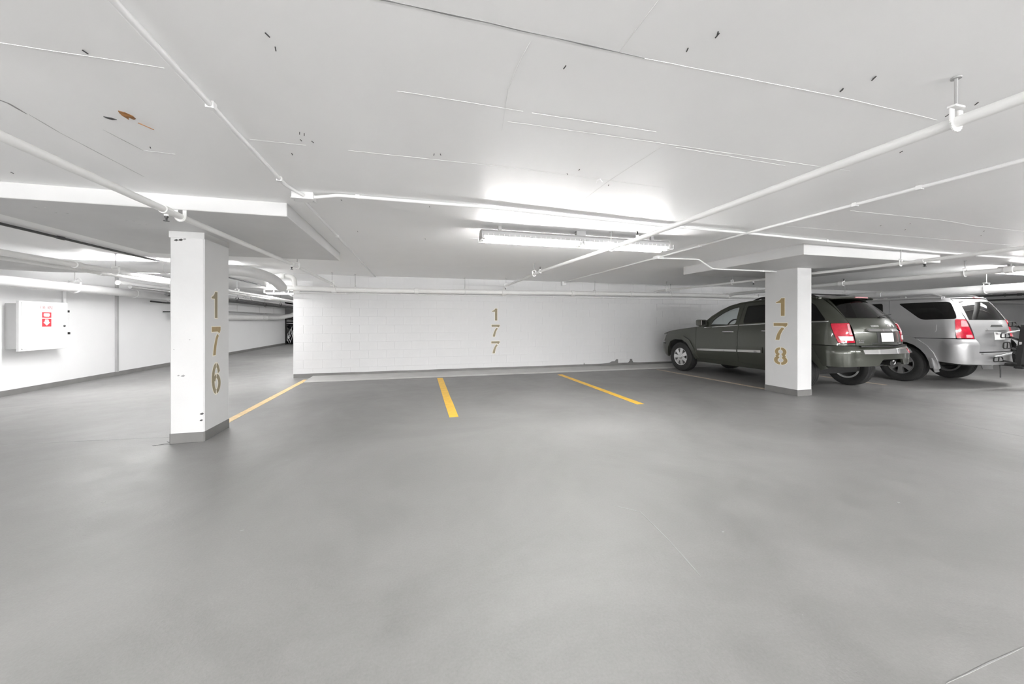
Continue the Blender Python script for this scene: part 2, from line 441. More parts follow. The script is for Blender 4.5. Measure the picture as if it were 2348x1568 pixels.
# ceiling: form seams, ridges, staples, paint flaws, one rust stain
for i, (p, wd, m) in enumerate([
    ([(-.25, 1.30), (.40, 1.304), (.92, 1.31)], .006, 'crack'), ([(.92, 1.31), (2.04, 1.29), (2.72, 1.30)], .004, 'ridge'), ([(.80, .7), (.80, 1.306)], .003, 'seam'),
    ([(-.07, 1.80), (.55, 1.806)], .003, 'seam'), ([(.6, 1.806), (1.343, 1.801)], .006, 'ridge'), ([(.5, 1.92), (1.26, 1.91), (3.04, 1.906)], .003, 'seam'),
    ([(-.39, 2.51), (.76, 2.49), (1.96, 2.54)], .004, 'seam'), ([(1.49, 1.94), (1.46, 2.517), (1.476, 3.1)], .005, 'seam'), ([(-1.9, 1.893), (-1.02, 1.897)], .006, 'ridge'),
    ([(-.93, 2.51), (-.63, 2.506)], .003, 'seam'), ([(4.13, 2.59), (5.52, 2.58), (6.2, 2.64), (9, 2.64)], .012, 'ridge'), ([(.6, 3.15), (2.37, 3.21)], .006, 'seam'),
    ([(.44, 1.35), (.432, 1.487), (.431, 1.654), (.489, 2.02)], .003, 'seam'), ([(1.58, 1.93), (2.5, 1.96)], .003, 'seam'), ([(.72, 4.75), (2.0, 4.78)], .008, 'ridge'),
    ([(-1.93, 2.51), (-1.945, 2.71), (-1.94, 2.98), (-1.934, 3.37)], .006, 'chipgrey'), ([(-1.68, 2.6), (-1.64, 2.85), (-1.48, 2.86)], .005, 'chipgrey'),
    ([(-1.95, 2.36), (-1.93, 2.41), (-1.94, 2.51)], .010, 'crack'), ([(-3.3, 3.0), (-3.3, 4.4)], .005, 'seam'), ([(4.1, 3.2), (12, 3.15)], .006, 'seam')]):
    ribbon(p, wd * (.6 if m == 'ridge' else .85), m, ceiling, 'form_seam' if m in ('seam', 'ridge') else 'paint_crack', CZ, .5, .0012, True, seed=20 + i)
flecks = [(-.521, 1.644), (-.525, 1.572), (-.622, 2.346), (-.576, 2.44), (-.638, 2.435), (-.746, 2.652), (.136, 2.419), (.177, 2.407), (1.104, 1.124), (1.053, 1.221), (1.971, 1.143),
          (1.928, 1.243), (2.701, 1.253), (2.694, 1.147), (1.096, 2.484), (1.146, 2.391), (-.607, 3.548), (.158, 3.533), (.165, 4.931), (-.632, 4.737), (.624, 1.441), (-1.261, 1.863), (-1.566, 2.783),
          (-.60, 2.355), (1.109, 1.13), (1.976, 1.149), (1.934, 1.248), (5.1, 2.9), (5.3, 2.75), (5.6, 2.95), (6.6, 2.75), (6.9, 2.9), (-3.0, 3.5), (-2.8, 3.52), (3.0, 1.6), (1.5, 2.6)]
for i, (x, y) in enumerate(flecks):
    rr = random.Random(i); a = rr.uniform(.8, 1.9); s_ = rr.uniform(.006, .010)
    MB().obox((x - math.cos(a) * s_, y - math.sin(a) * s_, CZ - .002), (x + math.cos(a) * s_, y + math.sin(a) * s_, CZ - .006), .0035, .003).build('staple', 'fleck', ceiling)
st = [(0, 0), (.035, .012), (.06, .05), (.055, .085), (.03, .10), (.012, .075), (-.012, .11), (-.02, .06), (-.014, .03)]
o = MB().prism([(p[0] * .62, p[1] * .8) for p in st], (-1.455, 2.345, CZ), (1, 0, 0), (0, 1, 0), (0, 0, -1), 0, .003).build('rust_stain', 'rust', ceiling); o['label'] = 'rusty brown stain on the ceiling'
MB().obox((-1.44, 2.46, CZ - .001), (-1.39, 2.50, CZ - .012), .004, .003).build('rust_wire', 'rust', ceiling)
MB().prism([(0, 0), (.03, .006), (.045, .02), (.02, .028), (.004, .016)], (-1.57, 2.43, CZ), (1, 0, 0), (0, 1, 0), (0, 0, -1), 0, .003).build('paint_hole', 'fleck', ceiling)
o = MB().prism([(0, 0), (.05, .05), (.075, .13), (.05, .15), (.015, .09), (-.01, .03)], (1.37, 2.50, CZ), (1, 0, 0), (0, 1, 0), (0, 0, -1), .001, .010).build('peeling_paint', 'ridge', ceiling)

# ------------------------------------------------------------------ stencil numerals
def band(cx, cy, rx, ry, tx, ty, a0, a1, n=14):
    o = []; i_ = []
    for k in range(n + 1):
        a = math.radians(a0 + (a1 - a0) * k / n)
        o.append((cx + rx * math.cos(a), cy + ry * math.sin(a))); i_.append((cx + (rx - tx) * math.cos(a), cy + (ry - ty) * math.sin(a)))
    return o + i_[::-1]
GLYPH = {
    '1': [[(.0, .74), (.0, .80), (.22, .83), (.42, .90), (.56, 1), (.92, 1), (.92, 0), (.52, 0), (.52, .735)]],
    '7': [[(0, .83), (0, 1), (1, 1), (1, .88), (.88, .77), (.66, .83)],
          [(.60, .745), (.44, .60), (.28, .37), (.19, .17), (.14, 0), (.42, 0), (.46, .16), (.52, .34), (.64, .54), (.78, .68)]],
    '6': [band(.5, .5, .5, .5, .27, .15, 97, 263), band(.5, .5, .46, .5, .25, .14, 25, 83, 6),
          band(.5, .32, .5, .32, .27, .14, -83, 80), band(.52, .34, .36, .30, .20, .12, 98, 158, 6)],
    '8': [band(.5, .745, .43, .255, .25, .125, 98, 250), band(.5, .265, .5, .265, .28, .13, 112, 262), [(.10, .50), (.24, .60), (.36, .52), (.22, .42)],
          band(.5, .745, .43, .255, .25, .125, -70, 82), band(.5, .265, .5, .265, .28, .13, -82, 68), [(.90, .50), (.76, .60), (.64, .52), (.78, .42)]],
}
def grow(poly, d):
    n = len(poly)
    if sum(poly[i][0] * poly[(i + 1) % n][1] - poly[(i + 1) % n][0] * poly[i][1] for i in range(n)) < 0: poly = poly[::-1]
    out = []
    for i in range(n):
        a, b, c = Vector(poly[i - 1]), Vector(poly[i]), Vector(poly[(i + 1) % n])
        e1 = (b - a); e2 = (c - b)
        if e1.length < 1e-6 or e2.length < 1e-6: out.append(tuple(b)); continue
        n1 = Vector((e1.y, -e1.x)).normalized(); n2 = Vector((e2.y, -e2.x)).normalized()
        m_ = (n1 + n2)
        m_ = m_.normalized() if m_.length > 1e-4 else n1
        k = d / max(.5, m_.dot(n1)); out.append((b.x + m_.x * k, b.y + m_.y * k))
    return out
def numeral(ch, O, U, N, wd, ht, parent, m='digit'):
    """painted stencil numeral; O = lower-left corner on the surface, U = reading direction"""
    polys = [[(p[0] * wd, p[1] * ht) for p in g] for g in GLYPH[ch]]
    mb = MB(); halo = MB()
    for i, p in enumerate(polys):      # overlapping strokes lie a hair apart
        mb.prism(p, O, U, (0, 0, 1), N, 0.0012 + .0001 * i, 0.0028 + .0003 * i)
        halo.prism(grow(p, .010), O, U, (0, 0, 1), N, 0.0002, 0.0008 + .00015 * i)
    o = mb.build('numeral', m, parent); o['label'] = 'olive stencilled numeral ' + ch
    h = halo.build('numeral_halo', 'cream', o)
    return o

# ------------------------------------------------------------------ columns with drop panels
def column(x0, x1, y0, y1, ztop, panel, label, chamfer):
    t = thing('concrete_column', label, 'column', ((x0 + x1) / 2, (y0 + y1) / 2, 0))
    c = chamfer
    P = [(x0 + c, y0), (x1 - c, y0), (x1, y0 + c), (x1, y1 - c), (x1 - c, y1), (x0 + c, y1), (x0, y1 - c), (x0, y0 + c)]
    MB().prism(P, (0, 0, 0), (1, 0, 0), (0, 1, 0), (0, 0, 1), 0.0, ztop).build('shaft', 'column', t)
    e = .005
    Q = [(x0 + c - e, y0 - e), (x1 - c + e, y0 - e), (x1 + e, y0 + c - e), (x1 + e, y1 - c + e), (x1 - c + e, y1 + e), (x0 + c - e, y1 + e), (x0 - e, y1 - c + e), (x0 - e, y0 + c - e)]
    MB().prism(Q, (0, 0, 0), (1, 0, 0), (0, 1, 0), (0, 0, 1), 0.0, .105).build('base_band', 'base_grey', t)
    px0, px1, py0, py1 = panel
    MB().cbox(px0, px1, py0, py1, ztop, CZ + .01, .012).build('drop_panel', 'column', t)
    return t
c176 = column(-2.478, -2.168, 4.70, 5.255, 2.255, (-3.56, -1.105, 3.78, 6.32), 'white square column stencilled 176 with wide drop panel on top', .012)
for ch, z, h_ in (('1', 1.335, .297), ('7', .912, .322), ('6', .468, .352)):
    numeral(ch, (-2.168, 4.852, z), (0, 1, 0), (1, 0, 0), .19 if ch != '1' else .13, h_, c176, 'digit_gold' if ch == '7' else 'digit')
MB().cbox(-2.484, -2.165, 4.694, 5.26, 2.185, 2.2555, .006).build('capital_lip', 'column', c176)
for i, (x, z, s_) in enumerate([(-2.19, .30, .02), (-2.195, .23, .016), (-2.40, .72, .012), (-2.36, .715, .02), (-2.42, 2.16, .02), (-2.38, 2.165, .022), (-2.345, 2.175, .015), (-2.30, 1.1, .007), (-2.44, 1.0, .007)]):
    MB().prism([(-s_, -.3 * s_), (.2 * s_, -.6 * s_), (s_, .1 * s_), (.3 * s_, .6 * s_), (-.6 * s_, .3 * s_)], (x, 4.70, z), (1, 0, 0), (0, 0, 1), (0, -1, 0), 0, .002).build('paint_chip', 'fleck' if i in (0, 1, 4, 5) else 'crack', c176)
c178 = column(6.44, 6.76, 4.825, 5.44, 2.225, (5.25, 8.14, 3.85, 6.2), 'white square column stencilled 178 beside the dark green car', .008)
for ch, z, h_, wv, y in (('1', 1.394, .318, .17, 5.214), ('7', .959, .305, .255, 5.262), ('8', .509, .315, .25, 5.256)):
    numeral(ch, (6.44, y, z), (0, -1, 0), (-1, 0, 0), wv, h_, c178, 'digit_gold')
for (px, py) in ((-3.05, 4.02), (-2.98, 4.02), (-3.03, 4.17), (-2.95, 4.17), (-2.62, 4.32), (-2.56, 4.32), (-2.60, 4.46), (-2.54, 4.46)):
    MB().lathe([(2.2535, .001), (2.2535, .009), (2.2555, .011)], 10, (px, py, 0), 'z').build('bolt_mark', 'chipgrey', c176)
ribbon([(-2.62, 4.685), (-2.45, 4.672), (-2.30, 4.685), (-2.18, 4.68)], .012, 'joint_dark', floor, 'crack', 0, seed=77)
ribbon([(-2.60, 4.66), (-2.50, 4.73), (-2.55, 4.80)], .018, 'joint_dark', floor, 'crack', 0, seed=78)
# numerals on the block wall belong to the wall
for ch, z, h_, wv, x in (('1', 1.315, .31, .15, 2.01), ('7', .893, .312, .215, 1.997), ('7', .46, .312, .22, 1.99)):
    numeral(ch, (x, YF - .0015, z), (1, 0, 0), (0, -1, 0), wv, h_, wall_back)

# ------------------------------------------------------------------ pipes, hangers, sprinklers
def pipe_run(name, label, path, r, m='pipe', cat='pipe', group=None, n=12, bend=.05, rods=(), couplings=(), heads=(), rod_to=CZ, straps=()):
    P = [Vector(p) for p in path]
    t = thing(name, label, cat, P[0], group)
    MB().tube(fillet(P, bend) if bend else P, r, n).build('pipe', m, t, smooth=40)
    def at(y=None, x=None):
        for a, b in zip(P, P[1:]):
            k = 1 if y is not None else 0; v = y if y is not None else x
            if min(a[k], b[k]) - 1e-6 <= v <= max(a[k], b[k]) + 1e-6 and abs(b[k] - a[k]) > 1e-6:
                f = (v - a[k]) / (b[k] - a[k]); return a.lerp(b, f), (b - a).normalized()
        return P[0], (P[1] - P[0]).normalized()
    for q in rods:
        p, d = at(**q)
        o = MB().tube([p + Vector((0, 0, r + .045)), (p.x, p.y, rod_to)], .006, 8).build('hanger_rod', 'rodmetal', t, smooth=40)
        MB().lathe([(rod_to - .008, .001), (rod_to - .008, .018), (rod_to - .001, .018)], 10, (p.x, p.y, 0), 'z').build('rod_flange', 'rodmetal', o)
        s_ = d.cross(Vector((0, 0, 1))).normalized()
        ring = [p + s_ * math.cos(a) * (r + .005) + Vector((0, 0, 1)) * (math.sin(a) * (r + .005)) for a in [PI * k / 12 - PI for k in range(13)]]
        ring = [ring[0] + Vector((0, 0, .045 + r)) * .8] + ring + [ring[-1] + Vector((0, 0, .045 + r)) * .8]
        mb = MB()
        for a, b in zip(ring, ring[1:]): mb.obox(a, b, .028, .005, d)
        top_ = p + Vector((0, 0, r + .042)); mb.obox(top_ - s_ * (r + .008), top_ + s_ * (r + .008), .028, .008)
        mb.build('hanger_clevis', m, t)
    for q in couplings:
        p, d = at(**q); MB().tube([p - d * .05, p - d * .046, p + d * .046, p + d * .05], [r * 1.04, r * (1.32 if r < .08 else 1.12), r * (1.32 if r < .08 else 1.12), r * 1.04], n).build('coupling', m, t, smooth=30)
    for q in heads:
        up = q.pop('up', False); p, d = at(**q); sg = 1 if up else -1
        MB().lathe([(sg * r * .8, .016), (sg * (r + .02), .016), (sg * (r + .02), .012)], 10, p, 'z').build('head_socket', m, t)
        mb = MB().lathe([(sg * (r + .018), .013), (sg * (r + .034), .012), (sg * (r + .036), .007), (sg * (r + .058), .005), (sg * (r + .058), .020), (sg * (r + .061), .020), (sg * (r + .061), .001)], 12, p, 'z')
        for a in (-1, 1): mb.obox(p + d * .011 * a + Vector((0, 0, sg * (r + .034))), p + d * .006 * a + Vector((0, 0, sg * (r + .058))), .004, .004)
        mb.build('sprinkler_head', 'bronze', t)
    for q in straps:
        p, d = at(**q); s_ = d.cross(Vector((0, 0, 1))).normalized()
        MB().cbox(p.x - .018, p.x + .018, p.y - .018, p.y + .018, p.z - r - .003, p.z + r + .002, .002).build('strap', m, t)
    return t
G = 'white sprinkler branch pipes'
pipe_run('sprinkler_pipe', 'white sprinkler branch pipe passing over the 176 column', [(-1.93, -8.9, 2.2), (-1.93, 3.69, 2.2), (-1.83, 6.62, 2.2), (-1.72, 9.02, 2.125), (-1.72, 9.13, 2.05)], .026, group=G, bend=.02,
         rods=[dict(y=3.80), dict(y=6.75), dict(y=8.95)], couplings=[dict(y=3.62), dict(y=6.55), dict(y=0.6)], heads=[dict(y=3.62), dict(y=6.5)])
pipe_run('sprinkler_pipe', 'white sprinkler branch pipe crossing in front of the bright ceiling lamp', [(2.35, -8.9, 2.18), (2.323, 1.047, 2.18), (2.337, 3.52, 2.18), (2.205, 6.015, 2.18), (2.27, 9.05, 2.18), (2.27, 9.13, 2.05)], .024, group=G, bend=.02,
         rods=[dict(y=1.05), dict(y=3.95), dict(y=6.55), dict(y=8.9)], couplings=[dict(y=3.62), dict(y=6.2)], heads=[dict(y=3.45, up=True), dict(y=6.2, up=True), dict(y=8.98)])
pipe_run('sprinkler_pipe', 'thin white sprinkler branch pipe passing behind the 178 column', [(6.86, -8.9, 2.15), (6.86, 2.55, 2.15), (6.97, 3.65, 2.15), (6.90, 4.9, 2.15), (6.93, 5.9, 2.15), (6.72, 8.95, 2.15), (6.72, 9.12, 2.12), (6.72, 9.13, 2.05)], .024, group=G, bend=.05,
         rods=[dict(y=3.72), dict(y=6.6), dict(y=8.6)], couplings=[dict(y=3.5)], heads=[dict(y=3.45), dict(y=6.1)])
pipe_run('sprinkler_pipe', 'thick white pipe hanging above the roof of the silver car', [(9.55, -8.9, 2.15), (9.55, 4.1, 2.15), (9.45, 6.1, 2.15), (9.40, 9.0, 2.12), (9.40, 9.13, 2.05)], .045, group=G, bend=.05,
         rods=[dict(y=4.2), dict(y=6.9)], couplings=[dict(y=3.7), dict(y=6.1)], heads=[dict(y=6.05, up=True)])
pipe_run('drain_pipe', 'fat pale drain pipe beyond the silver car', [(11.6, -8.9, 1.99), (11.6, 9.0, 1.96)], .085, m='duct', rods=[dict(y=4.8), dict(y=7.4)], couplings=[dict(y=6.6)], bend=0)
pipe_run('sprinkler_pipe', 'slim pipe high up beyond the fat drain pipe', [(16.2, -8.9, 2.12), (16.2, 9.0, 2.12)], .04, m='duct', group=G, rods=[dict(y=6.6)], couplings=[dict(y=6.0)], bend=0)
pipe_run('cable_conduit', 'dark cable run high up at the far right', [(18.6, -8.9, 2.16), (18.6, 9.2, 2.14)], .03, m='darkpipe', rods=[dict(y=7.3)], couplings=[dict(y=7.0)], bend=0)
pipe_run('cable_conduit', 'thin dark conduit near the right back wall', [(21.5, -8.9, 2.1), (21.5, 9.2, 2.1)], .03, m='darkpipe', bend=0, couplings=[dict(y=7.9)])
# sprinkler main along the block wall
pipe_run('sprinkler_main', 'thick white sprinkler main running along the block wall', [(-3.06, 9.14, 2.045), (-1.5, 9.14, 2.015), (2.3, 9.14, 2.035), (4.1, 9.14, 2.05), (7.6, 9.14, 2.07), (X1, 9.14, 2.07)], .055, bend=0, n=16,
         rods=[dict(x=-1.27), dict(x=1.27), dict(x=4.85), dict(x=7.3), dict(x=10.5)], couplings=[dict(x=-1.72), dict(x=.10), dict(x=2.27), dict(x=4.2), dict(x=6.0), dict(x=9.4)])
pipe_run('riser_pipe', 'white bent pipe rising at the free end of the block wall', [(-3.3, 9.0, 2.285), (-2.52, 9.1, 2.285), (-2.52, 9.14, 2.06)], .05, bend=.14, couplings=[dict(x=-2.75)])
pipe_run('wall_conduit', 'thin white conduit under the sprinkler main on the wall', [(-2.52, 9.335, 1.95), (0, 9.335, 1.953), (3.5, 9.335, 1.96), (X1, 9.335, 1.97)], .014, m='conduit', cat='conduit', bend=0,
         straps=[dict(x=-1.5), dict(x=-.25), dict(x=1.0), dict(x=2.3), dict(x=3.7), dict(x=5.2)])
j = tag(MB().cbox(-2.60, -2.47, 9.30, 9.358, 1.925, 2.02, .008).build('junction_box', 'conduit'), 'white junction box at the free end of the block wall', 'box')
b = thing('strut_bracket', 'white slotted strut bracket under the main at the wall end', 'bracket', (-2.8, 9.1, 1.93))
mb = MB(); mb.obox((-3.12, 9.14, 1.915), (-2.62, 9.14, 1.915), .04, .008); mb.obox((-3.12, 9.14, 1.985), (-2.62, 9.14, 1.985), .04, .008)
mb.build('channel', 'pipe', b)
for x in (-3.11, -2.93, -2.78, -2.64): MB().obox((x, 9.14, 1.912), (x, 9.14, 1.988), .04, .02).build('web', 'pipe', b)
MB().obox((-2.76, 9.14, 1.95), (-2.56, 9.14, 1.85), .05, .02).build('brace', 'pipe', b)
# electrical conduits on the ceiling
pipe_run('ceiling_conduit', 'white conduit on the ceiling running in from the upper left corner', [(-.95, -8.9, 2.36), (-.955, 3.2, 2.36), (-.93, 3.30, 2.36), (-.87, 3.40, 2.345)], .0145, m='conduit', cat='conduit', group='ceiling conduits', bend=.05,
         straps=[dict(y=2.13), dict(y=3.1), dict(y=.2)])
pipe_run('ceiling_conduit', 'white conduit on the ceiling beside the 176 drop panel', [(-.92, 3.50, 2.36), (-.85, 9.3, 2.36)], .0145, m='conduit', cat='conduit', group='ceiling conduits', straps=[dict(y=5.0), dict(y=7.2)], bend=0)
pipe_run('ceiling_conduit', 'long white conduit crossing the ceiling just before the lamp', [(-.82, 3.44, 2.345), (-.6, 3.37, 2.36), (.6, 3.36, 2.36), (2.6, 3.50, 2.36), (3.9, 3.52, 2.36), (7.8, 3.74, 2.36), (15, 3.74, 2.36)], .0145, m='conduit', cat='conduit', group='ceiling conduits', bend=.03,
         straps=[dict(x=-.45), dict(x=1.0), dict(x=3.0), dict(x=5.3)])
pipe_run('ceiling_conduit', 'white conduit on the ceiling between the lamp and the 178 column', [(3.88, -8.9, 2.36), (3.89, 3.46, 2.36), (3.95, 5.25, 2.36), (4.0, 9.3, 2.36)], .0145, m='conduit', cat='conduit', group='ceiling conduits', bend=0,
         straps=[dict(y=1.96), dict(y=2.4), dict(y=4.3), dict(y=6.9)])
pipe_run('ceiling_conduit', 'white conduit stepping down under the 178 drop panel', [(4.01, 5.30, 2.36), (4.75, 5.24, 2.36), (5.02, 5.22, 2.205), (6.19, 5.20, 2.205), (6.42, 5.2, 2.205)], .0125, m='conduit', cat='conduit', group='ceiling conduits', bend=.06, straps=[dict(x=6.1)])
def jbox(x0, x1, y0, y1, z0, z1, label):
    t = thing('junction_box', label, 'box', ((x0 + x1) / 2, (y0 + y1) / 2, z0))
    MB().cbox(x0, x1, y0, y1, z0, z1, .006).build('body', 'conduit', t)
    MB().cbox(x0 - .004, x1 + .004, y0 - .004, y1 + .004, z0 - .006, z0, .002).build('cover_plate', 'conduit', t)
    for x in (x0 + .012, x1 - .012): MB().lathe([(z0 - .009, .001), (z0 - .009, .004), (z0 - .005, .004)], 8, (x, (y0 + y1) / 2, 0), 'z').build('screw', 'metal', t)
jbox(-.965, -.80, 3.40, 3.51, 2.325, CZ, 'white junction box at the corner of the 176 drop panel')
jbox(3.90, 4.02, 5.20, 5.32, 2.335, CZ, 'white junction box on the ceiling near the 178 drop panel')
jbox(3.94, 4.06, 9.26, 9.355, 2.28, CZ, 'small junction box where ceiling meets block wall')
# cluster on the left above the aisle wall
pipe_run('sprinkler_pipe', 'white sprinkler pipe high over the left aisle', [(-4.56, -8.9, 2.09), (-4.56, 22.5, 2.09)], .038, group=G, rods=[dict(y=7.3), dict(y=11.5)], couplings=[dict(y=6.6), dict(y=10.5), dict(y=14)], bend=0)
pipe_run('sprinkler_pipe', 'slimmer white pipe beside the left aisle sprinkler pipe', [(-4.80, -8.9, 2.07), (-4.80, 21.5, 2.07)], .032, group=G, couplings=[dict(y=7.4), dict(y=11.0)], bend=0)
pipe_run('cable_conduit', 'dark conduit on the ceiling of the left aisle', [(-4.30, -8.9, 2.355), (-4.31, 20.0, 2.355)], .016, m='darkpipe', cat='conduit', couplings=[dict(y=6.0), dict(y=7.9)], bend=0)
pipe_run('round_duct', 'fat pale duct bending to the right below the left aisle ceiling', [(-5.55, -8.9, 2.10), (-5.55, 6.6, 2.10), (-5.42, 7.7, 2.19), (-4.6, 7.8, 2.235), (-2.95, 7.85, 2.235), (-2.70, 8.4, 2.16), (-2.70, 8.9, 2.02)], .10, m='duct', cat='duct', n=20, bend=.5,
         couplings=[dict(y=2.0), dict(x=-4.2), dict(x=-3.4)])
pipe_run('drain_pipe', 'large pale drain pipe along the left wall above the cabinet', [(-6.25, -8.9, 1.94), (-6.25, 12.6, 1.94)], .085, m='duct', n=16, rods=[dict(y=9.0), dict(y=11.8)], couplings=[dict(y=10.6)], bend=0)
pipe_run('wall_pipe', 'short vertical pipe on the left wall above the cabinet', [(-6.74, 9.48, 1.655), (-6.74, 9.48, 2.0), (-6.5, 9.48, 2.15)], .028, m='conduit', bend=.06)
t = thing('wall_bracket', 'dark metal bracket on the left wall by the 176 column', 'bracket', (-6.7, 12.2, 1.75))
MB().tube([(-6.75, 12.0, 1.83), (-6.5, 12.0, 1.80), (-6.5, 12.7, 1.80), (-6.75, 12.7, 1.83)], .022, 8).build('hoop', 'bronze', t, smooth=40)
MB().cbox(-6.779, -6.60, 12.55, 12.75, 1.55, 1.58, .004).build('shelf', 'bronze', t)
t = thing('boxed_duct', 'white boxed duct on the far part of the left wall', 'duct', (-6.6, 17, 1.7))
MB().cbox(-6.77, -6.42, 12.9, 21.0, 1.66, 1.90, .01).build('casing', 'wall', t)
for y in (14.2, 16.2, 18.3, 20.0): MB().box(-6.775, -6.415, y, y + .02, 1.655, 1.905).build('flange', 'duct', t)
pipe_run('drain_pipe', 'low white pipe turning up at the end of the left wall', [(-6.58, 12.8, 1.44), (-6.58, 21.2, 1.46), (-6.2, 22.2, 1.62), (-5.9, 22.4, 2.0)], .105, m='pipe', n=16, bend=.5, couplings=[dict(y=19.0)], rods=[dict(y=15.0), dict(y=19.5)])
for i, (x, z, r, y0, m) in enumerate([(-5.6, 1.93, .04, 10.5, 'darkpipe'), (-5.75, 2.02, .035, 9.6, 'metal'), (-5.35, 1.98, .03, 11.5, 'darkpipe'), (-5.9, 2.1, .05, 9.5, 'duct')]):
    pipe_run('cable_conduit', ['dark cable bundle under the left aisle ceiling, lowest of the far runs', 'grey metal conduit above the dark bundle in the left aisle', 'short dark cable run starting deep in the left aisle', 'pale thick run closest to the left wall behind the bend of the duct'][i],
             [(x, y0, z), (x, 22.0, z)], r, m=m, cat='conduit', bend=0, rods=[dict(y=y0 + 2.0), dict(y=y0 + 6)])

# ------------------------------------------------------------------ fluorescent fixtures
def fixture(cx, cy, label, detail=True, z=2.255, tube='tube'):
    L = 2.44
    t = thing('fluorescent_lamp', label, 'lamp', (cx, cy, z), 'ceiling strip lamps')
    x0, x1 = cx - L / 2, cx + L / 2
    sec = [(-.05, .066), (.05, .066), (.078, .040), (.078, -.008), (-.078, -.008), (-.078, .040)]
    MB().prism([(p[0], p[1]) for p in sec], (x0, cy, z), (0, 1, 0), (0, 0, 1), (1, 0, 0), 0, L).build('housing', 'fixture', t)
    MB().cbox(cx - .06, cx + .06, cy - .03, cy + .03, z + .07, CZ + .002, .004).build('mount_bracket', 'fixture', t)
    for s_ in (-1, 1): MB().cbox(cx + s_ * 1.0 - .02, cx + s_ * 1.0 + .02, cy - .02, cy + .02, z + .07, CZ + .002, .004).build('mount_bracket', 'fixture', t)
    for sy in (-.05, .05):
        for (a, b) in ((x0 + .03, cx - .025), (cx + .025, x1 - .03)):
            tb = MB().tube([(a, cy + sy, z - .030), (b, cy + sy, z - .030)], .0165, 10).build('tube', tube, t, smooth=40)
            MB().tube([(a - .012, cy + sy, z - .030), (a + .012, cy + sy, z - .030)], .018, 10).tube([(b - .012, cy + sy, z - .030), (b + .012, cy + sy, z - .030)], .018, 10).build('end_cap', 'metal', tb, smooth=40)
    for x in (x0 + .012, cx, x1 - .012): MB().cbox(x - .014, x + .014, cy - .085, cy + .085, z - .035, z + .02, .005).build('lamp_holder', 'fixture', t)
    mb = MB()
    if detail:
        for sy in (-.13, -.07, 0, .07, .13): mb.tube([(x0, cy + sy, z - .045), (x1, cy + sy, z - .045)], .0022, 5)
        k = 0
        while x0 + k * .061 <= x1:
            x = x0 + k * .061; mb.tube([(x, cy - .13, z + .005), (x, cy - .13, z - .045), (x, cy + .13, z - .045), (x, cy + .13, z + .005)], .0018, 5); k += 1
        mb.build('wire_guard', 'wire', t, kind='stuff')
    return t
fixture(1.96, 4.06, 'bright strip lamp hanging under the middle of the ceiling')
fixture(11.9, 4.22, 'bright strip lamp above the silver car by the frame edge')
fixture(-4.5, 8.40, 'bright strip lamp mostly hidden behind the 176 column', tube='tube_boost')
for (x, y, lb) in ((18.5, 3.6, 'added unseen strip lamp beyond the right edge of the picture'), (-3.5, 14.0, 'added unseen strip lamp deep in the left aisle behind the 176 column'), (-3.5, 20.0, 'added unseen strip lamp near the far end of the left aisle'), (-.8, 15, 'added unseen strip lamp hidden behind the block wall')):  # unseen lamps added to brighten the room
    fixture(x, y, lb)
for i, x in enumerate((-3.4, .2, 5.0, 8.2)):  # unseen row added as fill light, hung low to wash the ceiling
    fixture(x, -4.2, 'added open fill lamp over the aisle behind the viewer, ' + ('nearest the left wall', 'straight behind', 'behind the 178 column line', 'farthest right of the row')[i], detail=False, z=1.86, tube='tube_fill')
fixture(-2.9, .3, 'added unseen fill lamp just outside the left edge of the picture', z=2.285)  # unseen lamp added to brighten the left side
fixture(9.4, .9, 'added unseen fill lamp just outside the right edge of the picture', z=2.27, tube='tube_boost')  # unseen lamp added with boosted tubes to brighten the right side

# ------------------------------------------------------------------ fire hose cabinet on the left wall
t = thing('fire_hose_cabinet', 'white fire hose cabinet with a red arrow sign on the left wall', 'cabinet', (-6.68, 8.83, .77))
MB().cbox(X0 + .001, -6.60, 8.40, 9.27, .81, 1.61, .008).build('body', 'cabside_shaded', t)
d = MB().cbox(-6.602, -6.56, 8.36, 9.29, .77, 1.655, .006).build('door', 'cab', t)
mb = MB()
for (a, b, c_, e) in ((8.40, 9.25, .80, .815), (8.40, 9.25, 1.615, 1.63), (8.40, 8.415, .80, 1.63), (9.235, 9.25, .80, 1.63), (8.415, 9.235, .955, .962)): mb.box(-6.561, -6.556, a, b, c_, e)
mb.build('door_rim', 'cab', d)
for (y, z) in ((9.300, 1.49), (9.315, 1.06)): MB().cbox(-6.60, -6.545, y - .008, y + .014, z - .022, z + .022, .004).build('hinge', 'black', d)
MB().lathe([(0, .018), (.012, .018), (.02, .010), (.02, .001)], 12, (-6.558, 9.21, 1.205), 'x').build('latch', 'black', d)
sg = MB().box(-6.5598, -6.5575, 8.755, 8.955, 1.185, 1.475).build('arrow_sign', 'sign_white', t); sg['label'] = 'red and white fire hose sign'
MB().box(-6.5578, -6.5565, 8.765, 8.945, 1.36, 1.462).box(-6.5578, -6.5565, 8.765, 8.945, 1.197, 1.345).build('red_field', 'red', sg)
MB().prism([(-.06, .035), (-.045, .045), (.045, .045), (.06, .03), (.06, .005), (.04, -.02), (-.05, -.015), (-.06, 0)], (-6.5566, 8.855, 1.40), (0, 1, 0), (0, 0, 1), (1, 0, 0), 0, .001).build('hose_symbol', 'sign_white', sg)
MB().prism([(-.03, .055), (.03, .055), (.045, .005), (.065, .0), (.0, -.06), (-.065, .0), (-.045, .005)], (-6.5566, 8.855, 1.275), (0, 1, 0), (0, 0, 1), (1, 0, 0), 0, .001).build('arrow_symbol', 'sign_white', sg)
lab = MB().box(-6.5598, -6.558, 8.725, 8.985, 1.50, 1.60).build('text_plate', 'sign_white', t)
